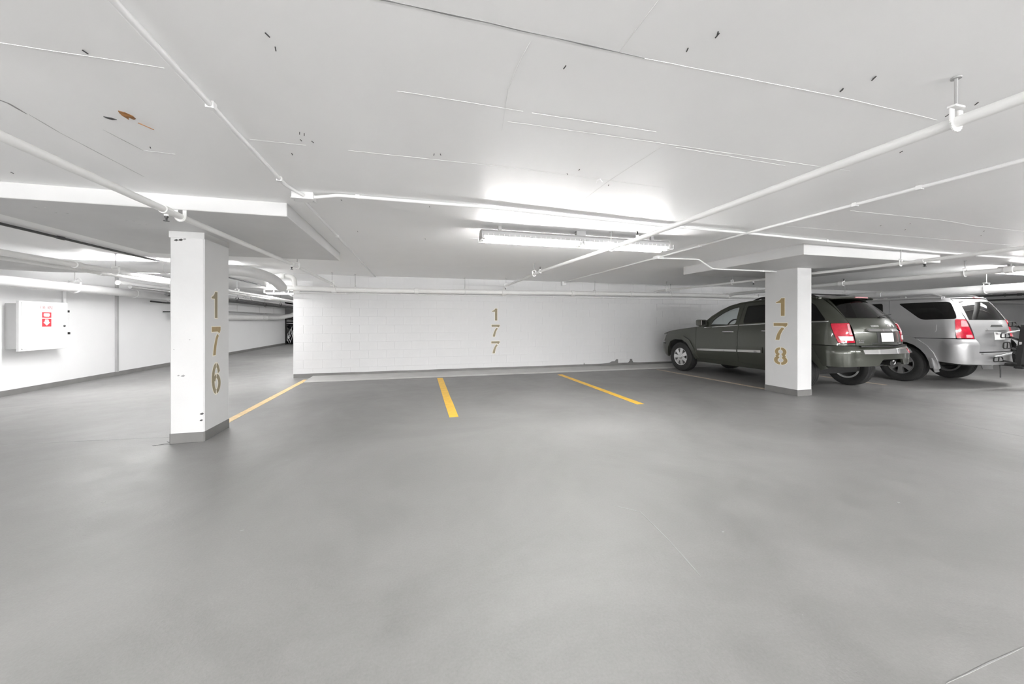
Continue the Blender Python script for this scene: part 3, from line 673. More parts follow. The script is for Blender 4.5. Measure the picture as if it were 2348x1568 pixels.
# FIRE HOSE lettering, stroke by stroke
FONT = {'F': [((0, 0), (0, 1)), ((0, 1), (1, 1)), ((0, .55), (.8, .55))], 'I': [((.5, 0), (.5, 1))], 'R': [((0, 0), (0, 1)), ((0, 1), (.9, 1)), ((.9, 1), (.9, .55)), ((.9, .55), (0, .55)), ((.4, .55), (1, 0))],
        'E': [((0, 0), (0, 1)), ((0, 1), (1, 1)), ((0, .5), (.8, .5)), ((0, 0), (1, 0))], 'H': [((0, 0), (0, 1)), ((1, 0), (1, 1)), ((0, .5), (1, .5))],
        'O': [((0, 0), (0, 1)), ((0, 1), (1, 1)), ((1, 1), (1, 0)), ((1, 0), (0, 0))], 'S': [((0, 0), (1, 0)), ((1, 0), (1, .5)), ((1, .5), (0, .5)), ((0, .5), (0, 1)), ((0, 1), (1, 1))],
        'N': [((0, 0), (0, 1)), ((0, 1), (1, 0)), ((1, 0), (1, 1))], 'D': [((0, 0), (0, 1)), ((0, 1), (.8, .9)), ((.8, .9), (1, .5)), ((1, .5), (.8, .1)), ((.8, .1), (0, 0))]}
def lettering(text, O, U, V, N, cw, chh, gap, sw, m, parent, name='lettering'):
    mb = MB(); O, U, V, N = Vector(O), Vector(U), Vector(V), Vector(N); x = 0
    for c in text:
        if c != ' ':
            for a, b in FONT[c]:
                p = O + U * (x + a[0] * cw) + V * a[1] * chh; q = O + U * (x + b[0] * cw) + V * b[1] * chh
                mb.obox(p, q, sw, .002, N)
        x += cw + gap
    return mb.build(name, m, parent)
lettering('FIRE HOSE', (-6.5575, 8.735, 1.525), (0, 1, 0), (0, 0, 1), (1, 0, 0), .019, .05, .009, .006, 'sign_text', lab)

# ------------------------------------------------------------------ dark storage stack seen past the end of the block wall
t = thing('storage_cage', 'dark storage cage with shelves at the end of the left aisle', 'cage', (-6.6, 22.0, 0))
for x in (-6.77, -5.2): MB().obox((x, 22.95, 0), (x, 22.95, 1.62), .05, .05).build('post', 'black', t)
for z in (1.62, 1.45, 1.30, 1.17): MB().obox((-6.74, 22.95, z), (-5.2, 22.95, z), .03, .04).build('rail', 'wirepale' if z < 1.4 else 'black', t)
MB().box(-6.75, -5.0, 23.9, 23.95, 0, 1.7).build('back_panel', 'dark', t)
def lump(cx, cy, z0, rx, ry, h_, seed, name, label, cat, m):
    rr = random.Random(seed); bm = bmesh.new(); bmesh.ops.create_icosphere(bm, subdivisions=3, radius=1)
    from mathutils import noise as N_
    for v in bm.verts:
        f = 1 + .22 * N_.noise(v.co * 2.2 + Vector((seed, 0, 0))) + .12 * N_.noise(v.co * 6 + Vector((0, seed, 0)))
        z = v.co.z * f
        v.co = Vector((cx + v.co.x * f * rx, cy + v.co.y * f * ry, z0 + max(0, (z + .92) / 1.92) * h_))
    me = bpy.data.meshes.new(name); bm.to_mesh(me); bm.free(); me.materials.append(M[m]); me.polygons.foreach_set('use_smooth', [True] * len(me.polygons))
    o = bpy.data.objects.new(name, me); COL.objects.link(o); return tag(o, label, cat)
lump(-6.46, 23.35, 0.0, .30, .26, .75, 3, 'plastic_bag', 'black shiny plastic bag on the floor inside the dark cage, lower of two', 'bag', 'bag')
lump(-6.48, 23.35, 0.78, .30, .24, .45, 5, 'plastic_bag', 'black bag lying on top of the bagged pile in the cage', 'bag', 'bag')
bk = thing('metal_tangle', 'pale tangle of bent metal tubes in front of the black bags', 'scrap', (-6.55, 23.0, 0))
rr = random.Random(4)
for i in range(7):
    a = Vector((-6.70 + rr.uniform(0, .26), 22.99, rr.uniform(.05, .5))); b_ = a + Vector((rr.uniform(-.15, .2), .02, rr.uniform(.3, .6)))
    MB().tube([a, a.lerp(b_, .5) + Vector((rr.uniform(-.1, .1), .02, .02)), b_], .016, 6).build('metal_tube', 'wirepale', bk, smooth=40)

# ------------------------------------------------------------------ cars
# local frame of a car: x+ = driver's side, y = from nose (0) to tail, z up
def lerp_tab(tab, v):
    if v <= tab[0][0]: return tab[0][1]
    for (a, p), (b, q) in zip(tab, tab[1:]):
        if v <= b:
            t = (v - a) / (b - a); return p + (q - p) * t
    return tab[-1][1]
def smooth_tab(tab):
    """monotone-ish smoothed table"""
    xs = [t[0] for t in tab]; n = 60; lo, hi = xs[0], xs[-1]; h = (hi - lo) / n
    g = [(lo + h * i, sum(lerp_tab(tab, lo + h * i + d * h * 2.2) for d in (-1, -.5, 0, .5, 1)) / 5) for i in range(n + 1)]
    return g
def in_poly(p, poly):
    x, y = p; c = False; n = len(poly)
    for i in range(n):
        x1, y1 = poly[i]; x2, y2 = poly[i - 1]
        if (y1 > y) != (y2 > y) and x < (x2 - x1) * (y - y1) / (y2 - y1) + x1: c = not c
    return c
def seg_dist(p, a, b):
    ax, ay = a; bx, by = b; dx, dy = bx - ax, by - ay; L = dx * dx + dy * dy
    t = 0 if L == 0 else max(0, min(1, ((p[0] - ax) * dx + (p[1] - ay) * dy) / L))
    return math.hypot(p[0] - ax - t * dx, p[1] - ay - t * dy)

class CarBody:
    def __init__(s, W, YR, Y0, ZC, R=.2, RF=.4, taper=.10, crown=.08):
        s.Wt = smooth_tab(W); s.YRt = smooth_tab(YR); s.Y0t = smooth_tab(Y0); s.ZCt = ZC; s.R = R; s.RF = RF; s.tp = taper; s.cr = crown
    def W(s, y, z):
        w_ = lerp_tab(s.Wt, z)
        if y < 1.2: w_ -= s.tp * ((1.2 - y) / 1.2) ** 2.2
        if y > 3.9: w_ -= .035 * ((y - 3.9) / .8) ** 2
        return w_
    def yr(s, z): return lerp_tab(s.YRt, z) - s.cr      # plan position of the rear corner; the rear face crowns back from it
    def y0(s, z): return lerp_tab(s.Y0t, z)
    def zc(s, y): return lerp_tab(s.ZCt, y)
    # parameter conversion: S side (y,z), R rear (x,z), C rear corner (0..1,z), F front (x,z)
    def sp(s, k, a, z):
        R = s.R; sR = s.yr(z) - R; Lc = R * PI / 2
        if k == 'S': return (a, z)
        if k == 'C': return (sR + a * Lc, z)
        if k == 'R': return (sR + Lc + (s.W(sR, z) - R - a), z)
        sF = s.y0(z) + s.RF; return (sF - s.RF * PI / 2 - (s.W(sF, z) - s.RF - a), z)
    def P(s, u, z):
        R = s.R; yr = s.yr(z); sR = yr - R; y0 = s.y0(z); sF = y0 + s.RF
        if u > sR:
            Wc = s.W(sR, z); d = u - sR; Lc = R * PI / 2
            if d < Lc: a = d / R; x = Wc - R + R * math.cos(a); y = sR + R * math.sin(a)
            else:
                x = Wc - R - (d - Lc); y = yr
                if x < -(Wc - R):
                    a = min((-(Wc - R) - x) / R, PI / 2 + .5); x = -(Wc - R) - R * math.sin(a); y = sR + R * math.cos(a)
            y += s.cr * max(0, 1 - (x / (Wc - R)) ** 2)
            return Vector((x, y, z))
        if u < sF:
            RF = s.RF; Wc = s.W(sF, z); d = sF - u; Lc = RF * PI / 2
            if d < Lc: a = d / RF; x = Wc - RF + RF * math.cos(a); y = sF - RF * math.sin(a)
            else:
                x = Wc - RF - (d - Lc); y = y0
                if x < -(Wc - RF):
                    a = min((-(Wc - RF) - x) / RF, PI / 2); x = -(Wc - RF) - RF * math.sin(a); y = sF - RF * math.cos(a)
            y -= .10 * max(0, 1 - (x / (Wc - RF)) ** 2) - .10 * 0
            return Vector((x, y, z))
        return Vector((s.W(u, z), u, z))
    def N(s, u, z):
        e = .004
        a = s.P(u + e, z) - s.P(u - e, z); b = s.P(u, z + e) - s.P(u, z - e)
        n = a.cross(b); return n.normalized() if n.length > 1e-9 else Vector((1, 0, 0))
    def outline(s, pts, step=.05):
        """pts: (kind, a, z); dense (u,z) outline"""
        out = []
        for i in range(len(pts)):
            p, q = pts[i], pts[(i + 1) % len(pts)]
            A, B = s.sp(*p), s.sp(*q); n = max(1, int(math.hypot(A[0] - B[0], A[1] - B[1]) / step))
            for k in range(n):
                t = k / n
                if p[0] == q[0]: out.append(s.sp(p[0], p[1] + (q[1] - p[1]) * t, p[2] + (q[2] - p[2]) * t))
                else: out.append((A[0] + (B[0] - A[0]) * t, A[1] + (B[1] - A[1]) * t))
        return out
    def panel(s, name, m, parent, pts, holes=(), off=0.0, th=.018, grid=.065, mirror=False, both=False, roundr=0.0, smooth=40):
        """one body panel with thickness, following the body surface"""
        if roundr: pts = s.rounded(pts, roundr); 
        O = s.outline(pts); HL = [s.outline(s.rounded(h, .05) if len(h) < 9 else h) for h in holes]
        loops = [O] + HL; V = []; E = []
        for L in loops:
            o = len(V); V += [Vector(p) for p in L]; E += [(o + i, o + (i + 1) % len(L)) for i in range(len(L))]
        us = [p[0] for p in O]; zs = [p[1] for p in O]
        nu = int((max(us) - min(us)) / grid) + 1; nz = int((max(zs) - min(zs)) / grid) + 1
        for i in range(1, nu):
            for j in range(1, nz):
                p = (min(us) + (max(us) - min(us)) * (i + .5 * (j % 2) - .25) / nu, min(zs) + (max(zs) - min(zs)) * j / nz)
                if in_poly(p, O) and not any(in_poly(p, h) for h in HL):
                    if all(seg_dist(p, L[k], L[(k + 1) % len(L)]) > grid * .35 for L in loops for k in range(len(L))): V.append(Vector(p))
        nv, ne, nf, _, _, _ = geometry.delaunay_2d_cdt(V, E, [], 0, 1e-5)
        F = []
        for f in nf:
            c = (sum(nv[i][0] for i in f) / 3, sum(nv[i][1] for i in f) / 3)
            if in_poly(c, O) and not any(in_poly(c, h) for h in HL):
                a, b, d = (nv[i] for i in f)
                if (b[0] - a[0]) * (d[1] - a[1]) - (b[1] - a[1]) * (d[0] - a[0]) < 0: f = f[::-1]
                F.append(tuple(f))
        Pn = [(s.P(p[0], p[1]), s.N(p[0], p[1]), off(p[0], p[1]) if callable(off) else off) for p in nv]
        k = len(nv)
        VV = [p + n * o for p, n, o in Pn] + [p + n * (o - th) for p, n, o in Pn]
        cnt = {}
        for f in F:
            for a, b in ((f[0], f[1]), (f[1], f[2]), (f[2], f[0])): cnt[(a, b)] = 1
        FF = list(F) + [tuple(i + k for i in f[::-1]) for f in F]
        for (a, b) in cnt:
            if (b, a) not in cnt: FF.append((b, a, a + k, b + k))
        outs = []
        if not mirror: outs.append(MB().add(VV, FF).build(name, m, parent, smooth=smooth))
        if mirror or both: outs.append(MB().add([(-p[0], p[1], p[2]) for p in VV], [f[::-1] for f in FF]).build(name, m, parent, smooth=smooth))
        return outs[0]
    def rounded(s, pts, r):
        out = []
        n = len(pts)
        for i in range(n):
            k = pts[i]; p, q, t = (Vector(s.sp(*pts[j])) for j in (i - 1, i, (i + 1) % n))
            a = p - q; b = t - q; d1 = min(r, a.length * .4); d2 = min(r, b.length * .4)
            A = q + a.normalized() * d1; B = q + b.normalized() * d2
            for j in range(5):
                f = j / 4; c = A * (1 - f) ** 2 + q * 2 * f * (1 - f) + B * f * f; out.append(('S', c[0], c[1]))
        return out
    def top(s, name, m, parent, y0, y1, crown, bulge, ny=14, nx=14, th=.02, tmax=.985, lift=0.0):
        """hood / windscreen / roof sheet spanning from side to side; crown and bulge are (start,end)"""
        V = []; F = []
        for i in range(ny + 1):
            f = i / ny; ya = y0 + (y1 - y0) * f; zc = s.zc(ya); we = s.W(ya, zc)
            c = crown[0] + (crown[1] - crown[0]) * f; b = bulge[0] + (bulge[1] - bulge[0]) * f
            for j in range(nx + 1):
                t = (-1 + 2 * j / nx) * tmax; V.append((we * t, ya - b * (1 - t * t), zc + c * (1 - t ** 2) + lift))
        for i in range(ny):
            for j in range(nx): a = i * (nx + 1) + j; F.append((a, a + 1, a + nx + 2, a + nx + 1)[::1])
        k = len(V); V += [(p[0], p[1], p[2] - th) for p in V]
        G_ = [tuple(i + k for i in f[::-1]) for f in F]
        R_ = []
        for i in range(ny): R_ += [(i * (nx + 1), (i + 1) * (nx + 1), (i + 1) * (nx + 1) + k, i * (nx + 1) + k), ((i + 1) * (nx + 1) + nx, i * (nx + 1) + nx, i * (nx + 1) + nx + k, (i + 1) * (nx + 1) + nx + k)]
        for j in range(nx): R_ += [(j + 1, j, j + k, j + 1 + k), (ny * (nx + 1) + j, ny * (nx + 1) + j + 1, ny * (nx + 1) + j + 1 + k, ny * (nx + 1) + j + k)]
        return MB().add(V, F + G_ + R_).build(name, m, parent, smooth=40)

def Sd(*p): return [('S', a, b) for a, b in p]
def Rr(*p): return [('R', a, b) for a, b in p]

def wheel(parent, x, y, r, wd, side, rim_r, spokes, alloy, style):
    """tyre mesh with rim, spokes and hub cap as sub-parts; side=+1 outer face towards +x"""
    sh = r - rim_r
    prof = [(-wd / 2 + .02, rim_r - .01), (-wd / 2 + .005, rim_r + sh * .35), (-wd / 2, rim_r + sh * .6), (-wd / 2 + .018, r - .014), (-wd / 2 + .04, r - .003), (-wd * .25, r), (-wd * .25 + .006, r - .008), (-wd * .25 + .014, r - .008), (-wd * .25 + .02, r),
            (-.012, r), (-.006, r - .008), (.006, r - .008), (.012, r), (wd * .25 - .02, r), (wd * .25 - .014, r - .008), (wd * .25 - .006, r - .008), (wd * .25, r), (wd / 2 - .04, r - .003), (wd / 2 - .018, r - .014), (wd / 2, rim_r + sh * .6), (wd / 2 - .005, rim_r + sh * .35), (wd / 2 - .02, rim_r - .01)]
    t = MB().lathe([(a, b) for a, b in prof], 48, (x, y, r), 'x').build('wheel', 'tyre', parent, smooth=35)
    s_ = side; xo = x + s_ * wd / 2
    MB().lathe([(s_ * wd * .5 - s_ * .022, rim_r), (s_ * wd * .5 - s_ * .008, rim_r - .004), (s_ * wd * .5 - s_ * .012, rim_r - .018), (s_ * wd * .5 - s_ * .05, rim_r - .03), (-s_ * wd * .45, rim_r - .035), (-s_ * wd * .47, rim_r)], 40, (x, y, r), 'x').build('rim', alloy, t, smooth=40)
    MB().lathe([(s_ * .0, rim_r - .03), (s_ * .0, .001)], 32, (x, y, r), 'x').lathe([(-s_ * .004, rim_r - .03), (-s_ * .004, .001)], 32, (x, y, r), 'x').build('brake_disc', 'dark', t)
    for k in range(spokes):
        a = 2 * PI * (k + .5) / spokes
        d = Vector((0, math.cos(a), math.sin(a))); q = Vector((0, -math.sin(a), math.cos(a)))
        O = Vector((xo - s_ * .045, y, r)); hub = .05; out = rim_r - .012
        w0, w1 = style
        pts = [(hub, -w0), (rim_r * .5, -w0 * .9), (out, -w1), (out, w1), (rim_r * .5, w0 * .9), (hub, w0)]
        mb = MB()
        V = [O + d * p[0] + q * p[1] + Vector((s_ * (.030 - .02 * (p[0] / rim_r) ** 2 * 0 + .004), 0, 0)) for p in pts] + [O + d * p[0] + q * p[1] * 1.15 - Vector((s_ * .02, 0, 0)) for p in pts]
        n = len(pts); F = [tuple(range(n)), tuple(range(n, 2 * n))[::-1]] + [(i, i + n, (i + 1) % n + n, (i + 1) % n) for i in range(n)]
        if s_ > 0: F = [f for f in F]
        mb.add(V, F).build('spoke', alloy, t)
    MB().lathe([(s_ * (wd / 2 - .02), .075), (s_ * (wd / 2 - .008), .07), (s_ * (wd / 2 - .004), .04), (s_ * (wd / 2 + .002), .034), (s_ * (wd / 2 + .002), .001)], 24, (x, y, r), 'x').build('hub_cap', alloy, t, smooth=40)
    for k in range(5):
        a = 2 * PI * k / 5; MB().lathe([(s_ * (wd / 2 - .02), .010), (s_ * (wd / 2 - .006), .009), (s_ * (wd / 2 - .006), .001)], 8, (x, y + .058 * math.cos(a), r + .058 * math.sin(a)), 'x').build('lug_nut', 'metal', t)
    return t

def seats(t, rows):
    for (yy, xs, zz) in rows:
        for x in xs:
            b = MB().cbox(x - .25, x + .25, yy - .5, yy, zz - .12, zz + .02, .05).build('seat', 'seatcloth', t, smooth=40)
            V = MB(); V.add([(x - .24, yy - .10, zz), (x + .24, yy - .10, zz), (x + .24, yy + .04, zz), (x - .24, yy + .04, zz), (x - .20, yy + .08, zz + .56), (x + .20, yy + .08, zz + .56), (x + .20, yy + .17, zz + .56), (x - .20, yy + .17, zz + .56)],
                  [(3, 2, 1, 0), (4, 5, 6, 7), (0, 1, 5, 4), (1, 2, 6, 5), (2, 3, 7, 6), (3, 0, 4, 7)]); V.build('seat_back', 'seatcloth', b)
            MB().cbox(x - .13, x + .13, yy + .11, yy + .20, zz + .60, zz + .77, .03).build('headrest', 'seatcloth', b, smooth=40)

def strip(B, name, m, parent, pts, wd, off, th=.012, both=True):
    """trim strip along a side polyline of (y,z), width wd in z"""
    lo = [(a, b - wd / 2) for a, b in pts]; hi = [(a, b + wd / 2) for a, b in pts][::-1]
    return B.panel(name, m, parent, Sd(*(lo + hi)), off=off, th=th, both=both, grid=.2)

def place_car(root, ox, oy, phi):
    root.location = (ox, oy, 0); root.rotation_euler = (0, 0, PI + math.radians(phi)); root['_local'] = 1

# ---------------- dark green car
car = thing('car', 'dark green four-door off-roader parked nose-in behind the 178 column', 'car')
place_car(car, 7.63, 9.08, 3.2)
B = CarBody(W=[(.25, .80), (.35, .865), (.45, .90), (.62, .925), (.85, .93), (1.02, .925), (1.15, .908), (1.25, .885), (1.45, .80), (1.6, .73), (1.70, .68), (1.80, .60)],
            YR=[(.3, 4.62), (.5, 4.70), (.85, 4.71), (1.0, 4.70), (1.15, 4.68), (1.27, 4.64), (1.36, 4.58), (1.5, 4.46), (1.65, 4.32), (1.73, 4.23), (1.82, 4.10)],
            Y0=[(.3, .16), (.45, .04), (.62, .0), (.75, .03), (.88, .10), (.96, .2), (1.1, .4)],
            ZC=[(.0, .80), (.22, .935), (.36, .985), (.6, 1.045), (.96, 1.095), (1.3, 1.135), (1.52, 1.17), (1.66, 1.225), (1.85, 1.40), (2.05, 1.535), (2.25, 1.63), (2.5, 1.69), (2.8, 1.722), (3.3, 1.745), (3.8, 1.745), (4.2, 1.72), (4.3, 1.70)],
            R=.23, RF=.38, crown=.15)
gp = 'green_car'
fr_o = [(.33, .40), (.37, .63), (.51, .84), (.71, .92), (1.06, .92), (1.26, .82), (1.39, .63), (1.49, .40)]
fr_i = [(.43, .36), (.48, .60), (.59, .76), (.75, .82), (1.02, .82), (1.18, .74), (1.30, .58), (1.40, .36)]
re_o = [(3.15, .40), (3.21, .63), (3.35, .84), (3.53, .92), (3.88, .92), (4.10, .83), (4.22, .63), (4.34, .48)]
re_i = [(3.26, .36), (3.31, .60), (3.42, .76), (3.58, .82), (3.84, .82), (4.02, .74), (4.12, .58), (4.22, .44)]
mid = lambda a, b: [((p[0] + q[0]) / 2, (p[1] + q[1]) / 2) for p, q in zip(a, b)]
fr_m, re_m = mid(fr_o, fr_i), mid(re_o, re_i)
zb = lambda y: 1.135 + (y - 1.8) * .077
edge = lambda y: B.zc(y) - .004
# fenders, doors, quarters (both sides)
B.panel('fender', gp, car, Sd((.345, .70), (.33, edge(.33)), (.6, edge(.6)), (.96, edge(.96)), (1.3, edge(1.3)), (1.45, edge(1.45)), (1.45, .40)) + Sd(*fr_m[::-1][:7]), both=True)
fd_glass = Sd((1.84, 1.185), (1.93, 1.345), (2.1, 1.475), (2.3, 1.575), (2.49, 1.62), (2.52, 1.235))
fd = Sd((1.456, .40), (2.597, .40), (2.597, edge(2.6)), (2.4, edge(2.4)), (2.25, edge(2.25)), (2.05, edge(2.05)), (1.85, edge(1.85)), (1.66, edge(1.66)), (1.52, edge(1.52)), (1.456, edge(1.456)))
B.panel('door', gp, car, fd, holes=[fd_glass], both=True)
B.panel('door_glass', 'glass_clear', car, Sd((1.80, 1.17), (1.92, 1.36), (2.1, 1.49), (2.3, 1.59), (2.505, 1.635), (2.535, 1.22)), off=-.006, th=.005, both=True)
rd_glass = Sd((2.70, 1.245), (2.675, 1.625), (3.28, 1.65), (3.42, 1.285))
rd = Sd((2.605, .40), (3.19, .40), (3.25, .62), (3.39, .80), (3.52, .885), (3.52, edge(3.52)), (3.2, edge(3.2)), (2.9, edge(2.9)), (2.605, edge(2.605)))
B.panel('door', gp, car, rd, holes=[rd_glass], both=True)
B.panel('door_glass', 'glass_dark', car, Sd((2.68, 1.23), (2.66, 1.64), (3.29, 1.665), (3.44, 1.27)), off=-.006, th=.005, both=True)
q_glass = Sd((3.60, 1.30), (3.56, 1.655), (3.92, 1.655), (4.02, 1.60), (4.27, 1.31))
q = Sd((3.528, .885), (3.528, edge(3.53)), (3.8, edge(3.8)), (4.0, edge(4.0) - .004)) + [('R', .60, 1.70), ('R', .645, 1.36), ('R', .638, 1.27)] + Sd((4.335, 1.262), (4.47, .925)) + [('R', .63, .92), ('R', .63, .885)] + Sd((4.12, .885))
B.panel('quarter_panel', gp, car, q, holes=[q_glass], both=True)
B.panel('quarter_glass', 'glass_dark', car, Sd((3.58, 1.285), (3.545, 1.67), (3.94, 1.67), (4.04, 1.61), (4.295, 1.295)), off=-.006, th=.005, both=True)
B.panel('sill', gp, car, Sd((1.42, .30), (3.22, .30), (3.22, .395), (1.42, .395)), off=.004, both=True)
# tailgate, glass, lights
B.panel('tailgate', gp, car, Rr((.622, .885), (.630, 1.27), (.638, 1.36), (.56, 1.725), (-.56, 1.725), (-.638, 1.36), (-.630, 1.27), (-.622, .885)), holes=[Rr((.615, 1.365), (.50, 1.68), (-.50, 1.68), (-.615, 1.365))])
B.panel('rear_glass', 'glass_dark', car, Rr((.63, 1.35), (.51, 1.695), (-.51, 1.695), (-.63, 1.35)), off=.003, th=.006)
for mir in (False, True):
    tl = B.panel('tail_light', 'taillight', car, Sd((4.345, 1.255)) + [('R', .640, 1.262), ('R', .635, .93)] + Sd((4.475, .93)), off=.008, th=.03, mirror=mir, roundr=.02); tl['label'] = 'red tail light'
    B.panel('reverse_lens', 'reverse', tl, [('C', .42, 1.04), ('R', .66, 1.04), ('R', .66, .965), ('C', .50, .965)], off=.012, th=.006, mirror=mir, roundr=.015)
    B.panel('clear_lens', 'pinklens', tl, [('C', .85, 1.245), ('R', .66, 1.245), ('R', .66, 1.06), ('C', .87, 1.06)], off=.0115, th=.006, mirror=mir, roundr=.015)
bo = lambda u, z: .085 * min(1, max(0, (u - 4.05) / .35)) * (1 if z < .80 else max(.25, 1 - (z - .80) / .07)) if u < 5.2 else .085 * (1 if z < .80 else max(.25, 1 - (z - .80) / .07))
def bo2(u, z):
    sym = B.sp('R', 0, z)[0]
    if u > sym: u = 2 * sym - u
    return .085 * (lambda q: q * q * (3 - 2 * q))(min(1, max(0, (u - 4.1) / .38))) * (1 if z < .80 else max(.3, 1 - (z - .80) / .09))
bl = Sd((4.13, .875)) + Rr((.66, .872), (0, .872), (-.66, .872))
cR = lambda f, z: ('R', -(B.W(4.4, z) - B.R) - (B.R * PI / 2) * f, z)   # mirrored corner
side_y = lambda y, z: (lambda u: ('S', 2 * B.sp('R', 0, z)[0] - u, z))(y)
bumper = Sd((4.05, .875), (4.17, .67), (4.26, .53)) + Rr((.62, .545), (.32, .555), (.25, .655), (-.25, .655), (-.32, .555), (-.62, .545)) + [side_y(4.26, .53), side_y(4.17, .67), side_y(4.05, .875)] + Rr((-.66, .872), (0, .872), (.66, .872))
B.panel('rear_bumper', gp, car, bumper, off=bo2, th=.03, grid=.045)
B.panel('bumper_trim', 'chrome', car, Rr((.60, .755), (.60, .815), (0, .835), (-.60, .815), (-.60, .755)), off=lambda u, z: .092 + (.84 - z) * .55, th=.05)['label'] = 'chrome bumper strip'
B.panel('bumper_pad', 'black', car, Rr((.60, .86), (.60, .876), (-.60, .876), (-.60, .86)), off=.07, th=.05)
MB().tube([(0, 4.2, .58), (0, 4.72, .58)], .035, 12).tube([(0, 4.70, .58), (0, 4.75, .58)], .046, 12).build('hitch_receiver', 'black', car, smooth=40)
MB().tube([(-.10 + .035 * math.cos(a), 4.73, .59 + .035 * math.sin(a)) for a in [2 * PI * k / 14 for k in range(14)]], .009, 6, closed=True).build('tow_hook', 'metal', car, smooth=40)
MB().cbox(-.26, .26, 4.45, 4.52, .5, .66, .01).build('recess', 'dark', car)
B.panel('light_bar', 'chrome', car, Rr((.43, 1.115), (.43, 1.165), (-.43, 1.165), (-.43, 1.115)), off=lambda u, z: .018 + (1.165 - z) * .5, th=.04, roundr=.015)['label'] = 'chrome handle bar over the plate'
B.panel('plate_recess', 'interior', car, Rr((.24, .94), (.24, 1.11), (-.24, 1.11), (-.24, .94)), off=.002, th=.006)
B.panel('number_plate', 'plate', car, Rr((.17, .945), (.17, 1.095), (-.15, 1.095), (-.15, .945)), off=.014, th=.006)['label'] = 'white number plate'
B.panel('lower_trim', 'chrome', car, Rr((.38, .905), (.38, .925), (-.38, .925), (-.38, .905)), off=.025, th=.03)
for a, b, c_, e in ((.60, .585, .965, .98), (.575, .56, .965, .98), (.55, .49, .965, .98), (.585, .50, .925, .955)):
    B.panel('badge', 'chrome', car, Rr((a, c_), (a, e), (b, e), (b, c_)), off=.006, th=.008)
for a in (-.06, -.105, -.15): B.panel('badge', 'chrome', car, Rr((a, 1.205), (a, 1.245), (a - .035, 1.245), (a - .035, 1.205)), off=.006, th=.008)
B.panel('badge', 'chrome', car, Rr((.32, 1.20), (.32, 1.225), (.16, 1.225), (.16, 1.20)), off=.006, th=.008)
# spoiler, brake light, wiper
V = MB()
for (x0, x1) in ((-.60, .60),):
    n = 12; P_ = []
    for i in range(n + 1):
        x = x0 + (x1 - x0) * i / n; k = 1 - (x / .62) ** 2
        P_ += [(x, 3.97 + .15 * k, 1.742 + .03 * k), (x, 4.185 + .15 * k, 1.715 + .025 * k), (x, 4.175 + .15 * k, 1.695 + .02 * k), (x, 4.05 + .15 * k, 1.695 + .02 * k)]
    F_ = []
    for i in range(n):
        for j in range(4): F_.append((i * 4 + j, i * 4 + (j + 1) % 4, i * 4 + 4 + (j + 1) % 4, i * 4 + 4 + j))
    F_ += [(0, 3, 2, 1), (n * 4, n * 4 + 1, n * 4 + 2, n * 4 + 3)]
    V.add(P_, [f[::-1] for f in F_])
sp_ = V.build('spoiler', gp, car, smooth=35)
MB().cbox(-.17, .17, 4.300, 4.336, 1.714, 1.738, .006).build('brake_light', 'pinklens', sp_)
MB().obox((-.02, 4.60, 1.375), (-.02, 4.585, 1.36), .05, .03).obox((-.02, 4.59, 1.38), (-.40, 4.545, 1.42), .014, .012).build('rear_wiper', 'black', car)
# flares, mouldings, handles, mirrors
for o_, i_ in ((fr_o, fr_i), (re_o, re_i)):
    B.panel('wheel_flare', gp, car, Sd(*(o_ + i_[::-1])), off=.022, th=.05, both=True, grid=.05, smooth=25)
strip(B, 'door_moulding', 'chrome', car, [(1.50, .605), (2.585, .655)], .045, .022)['label'] = 'chrome door moulding'
strip(B, 'door_moulding', 'chrome', car, [(2.615, .655), (3.14, .68)], .048, .022)
strip(B, 'moulding_base', gp, car, [(1.47, .63), (2.59, .685)], .12, .012)
strip(B, 'moulding_base', gp, car, [(2.612, .685), (3.17, .71)], .12, .012)
strip(B, 'belt_trim', 'chrome', car, [(1.70, 1.14), (2.59, 1.205)], .014, .010)
strip(B, 'belt_trim', 'chrome', car, [(2.615, 1.207), (3.50, 1.262)], .014, .010)
strip(B, 'belt_trim', 'chrome', car, [(3.55, 1.266), (4.31, 1.290)], .014, .010)
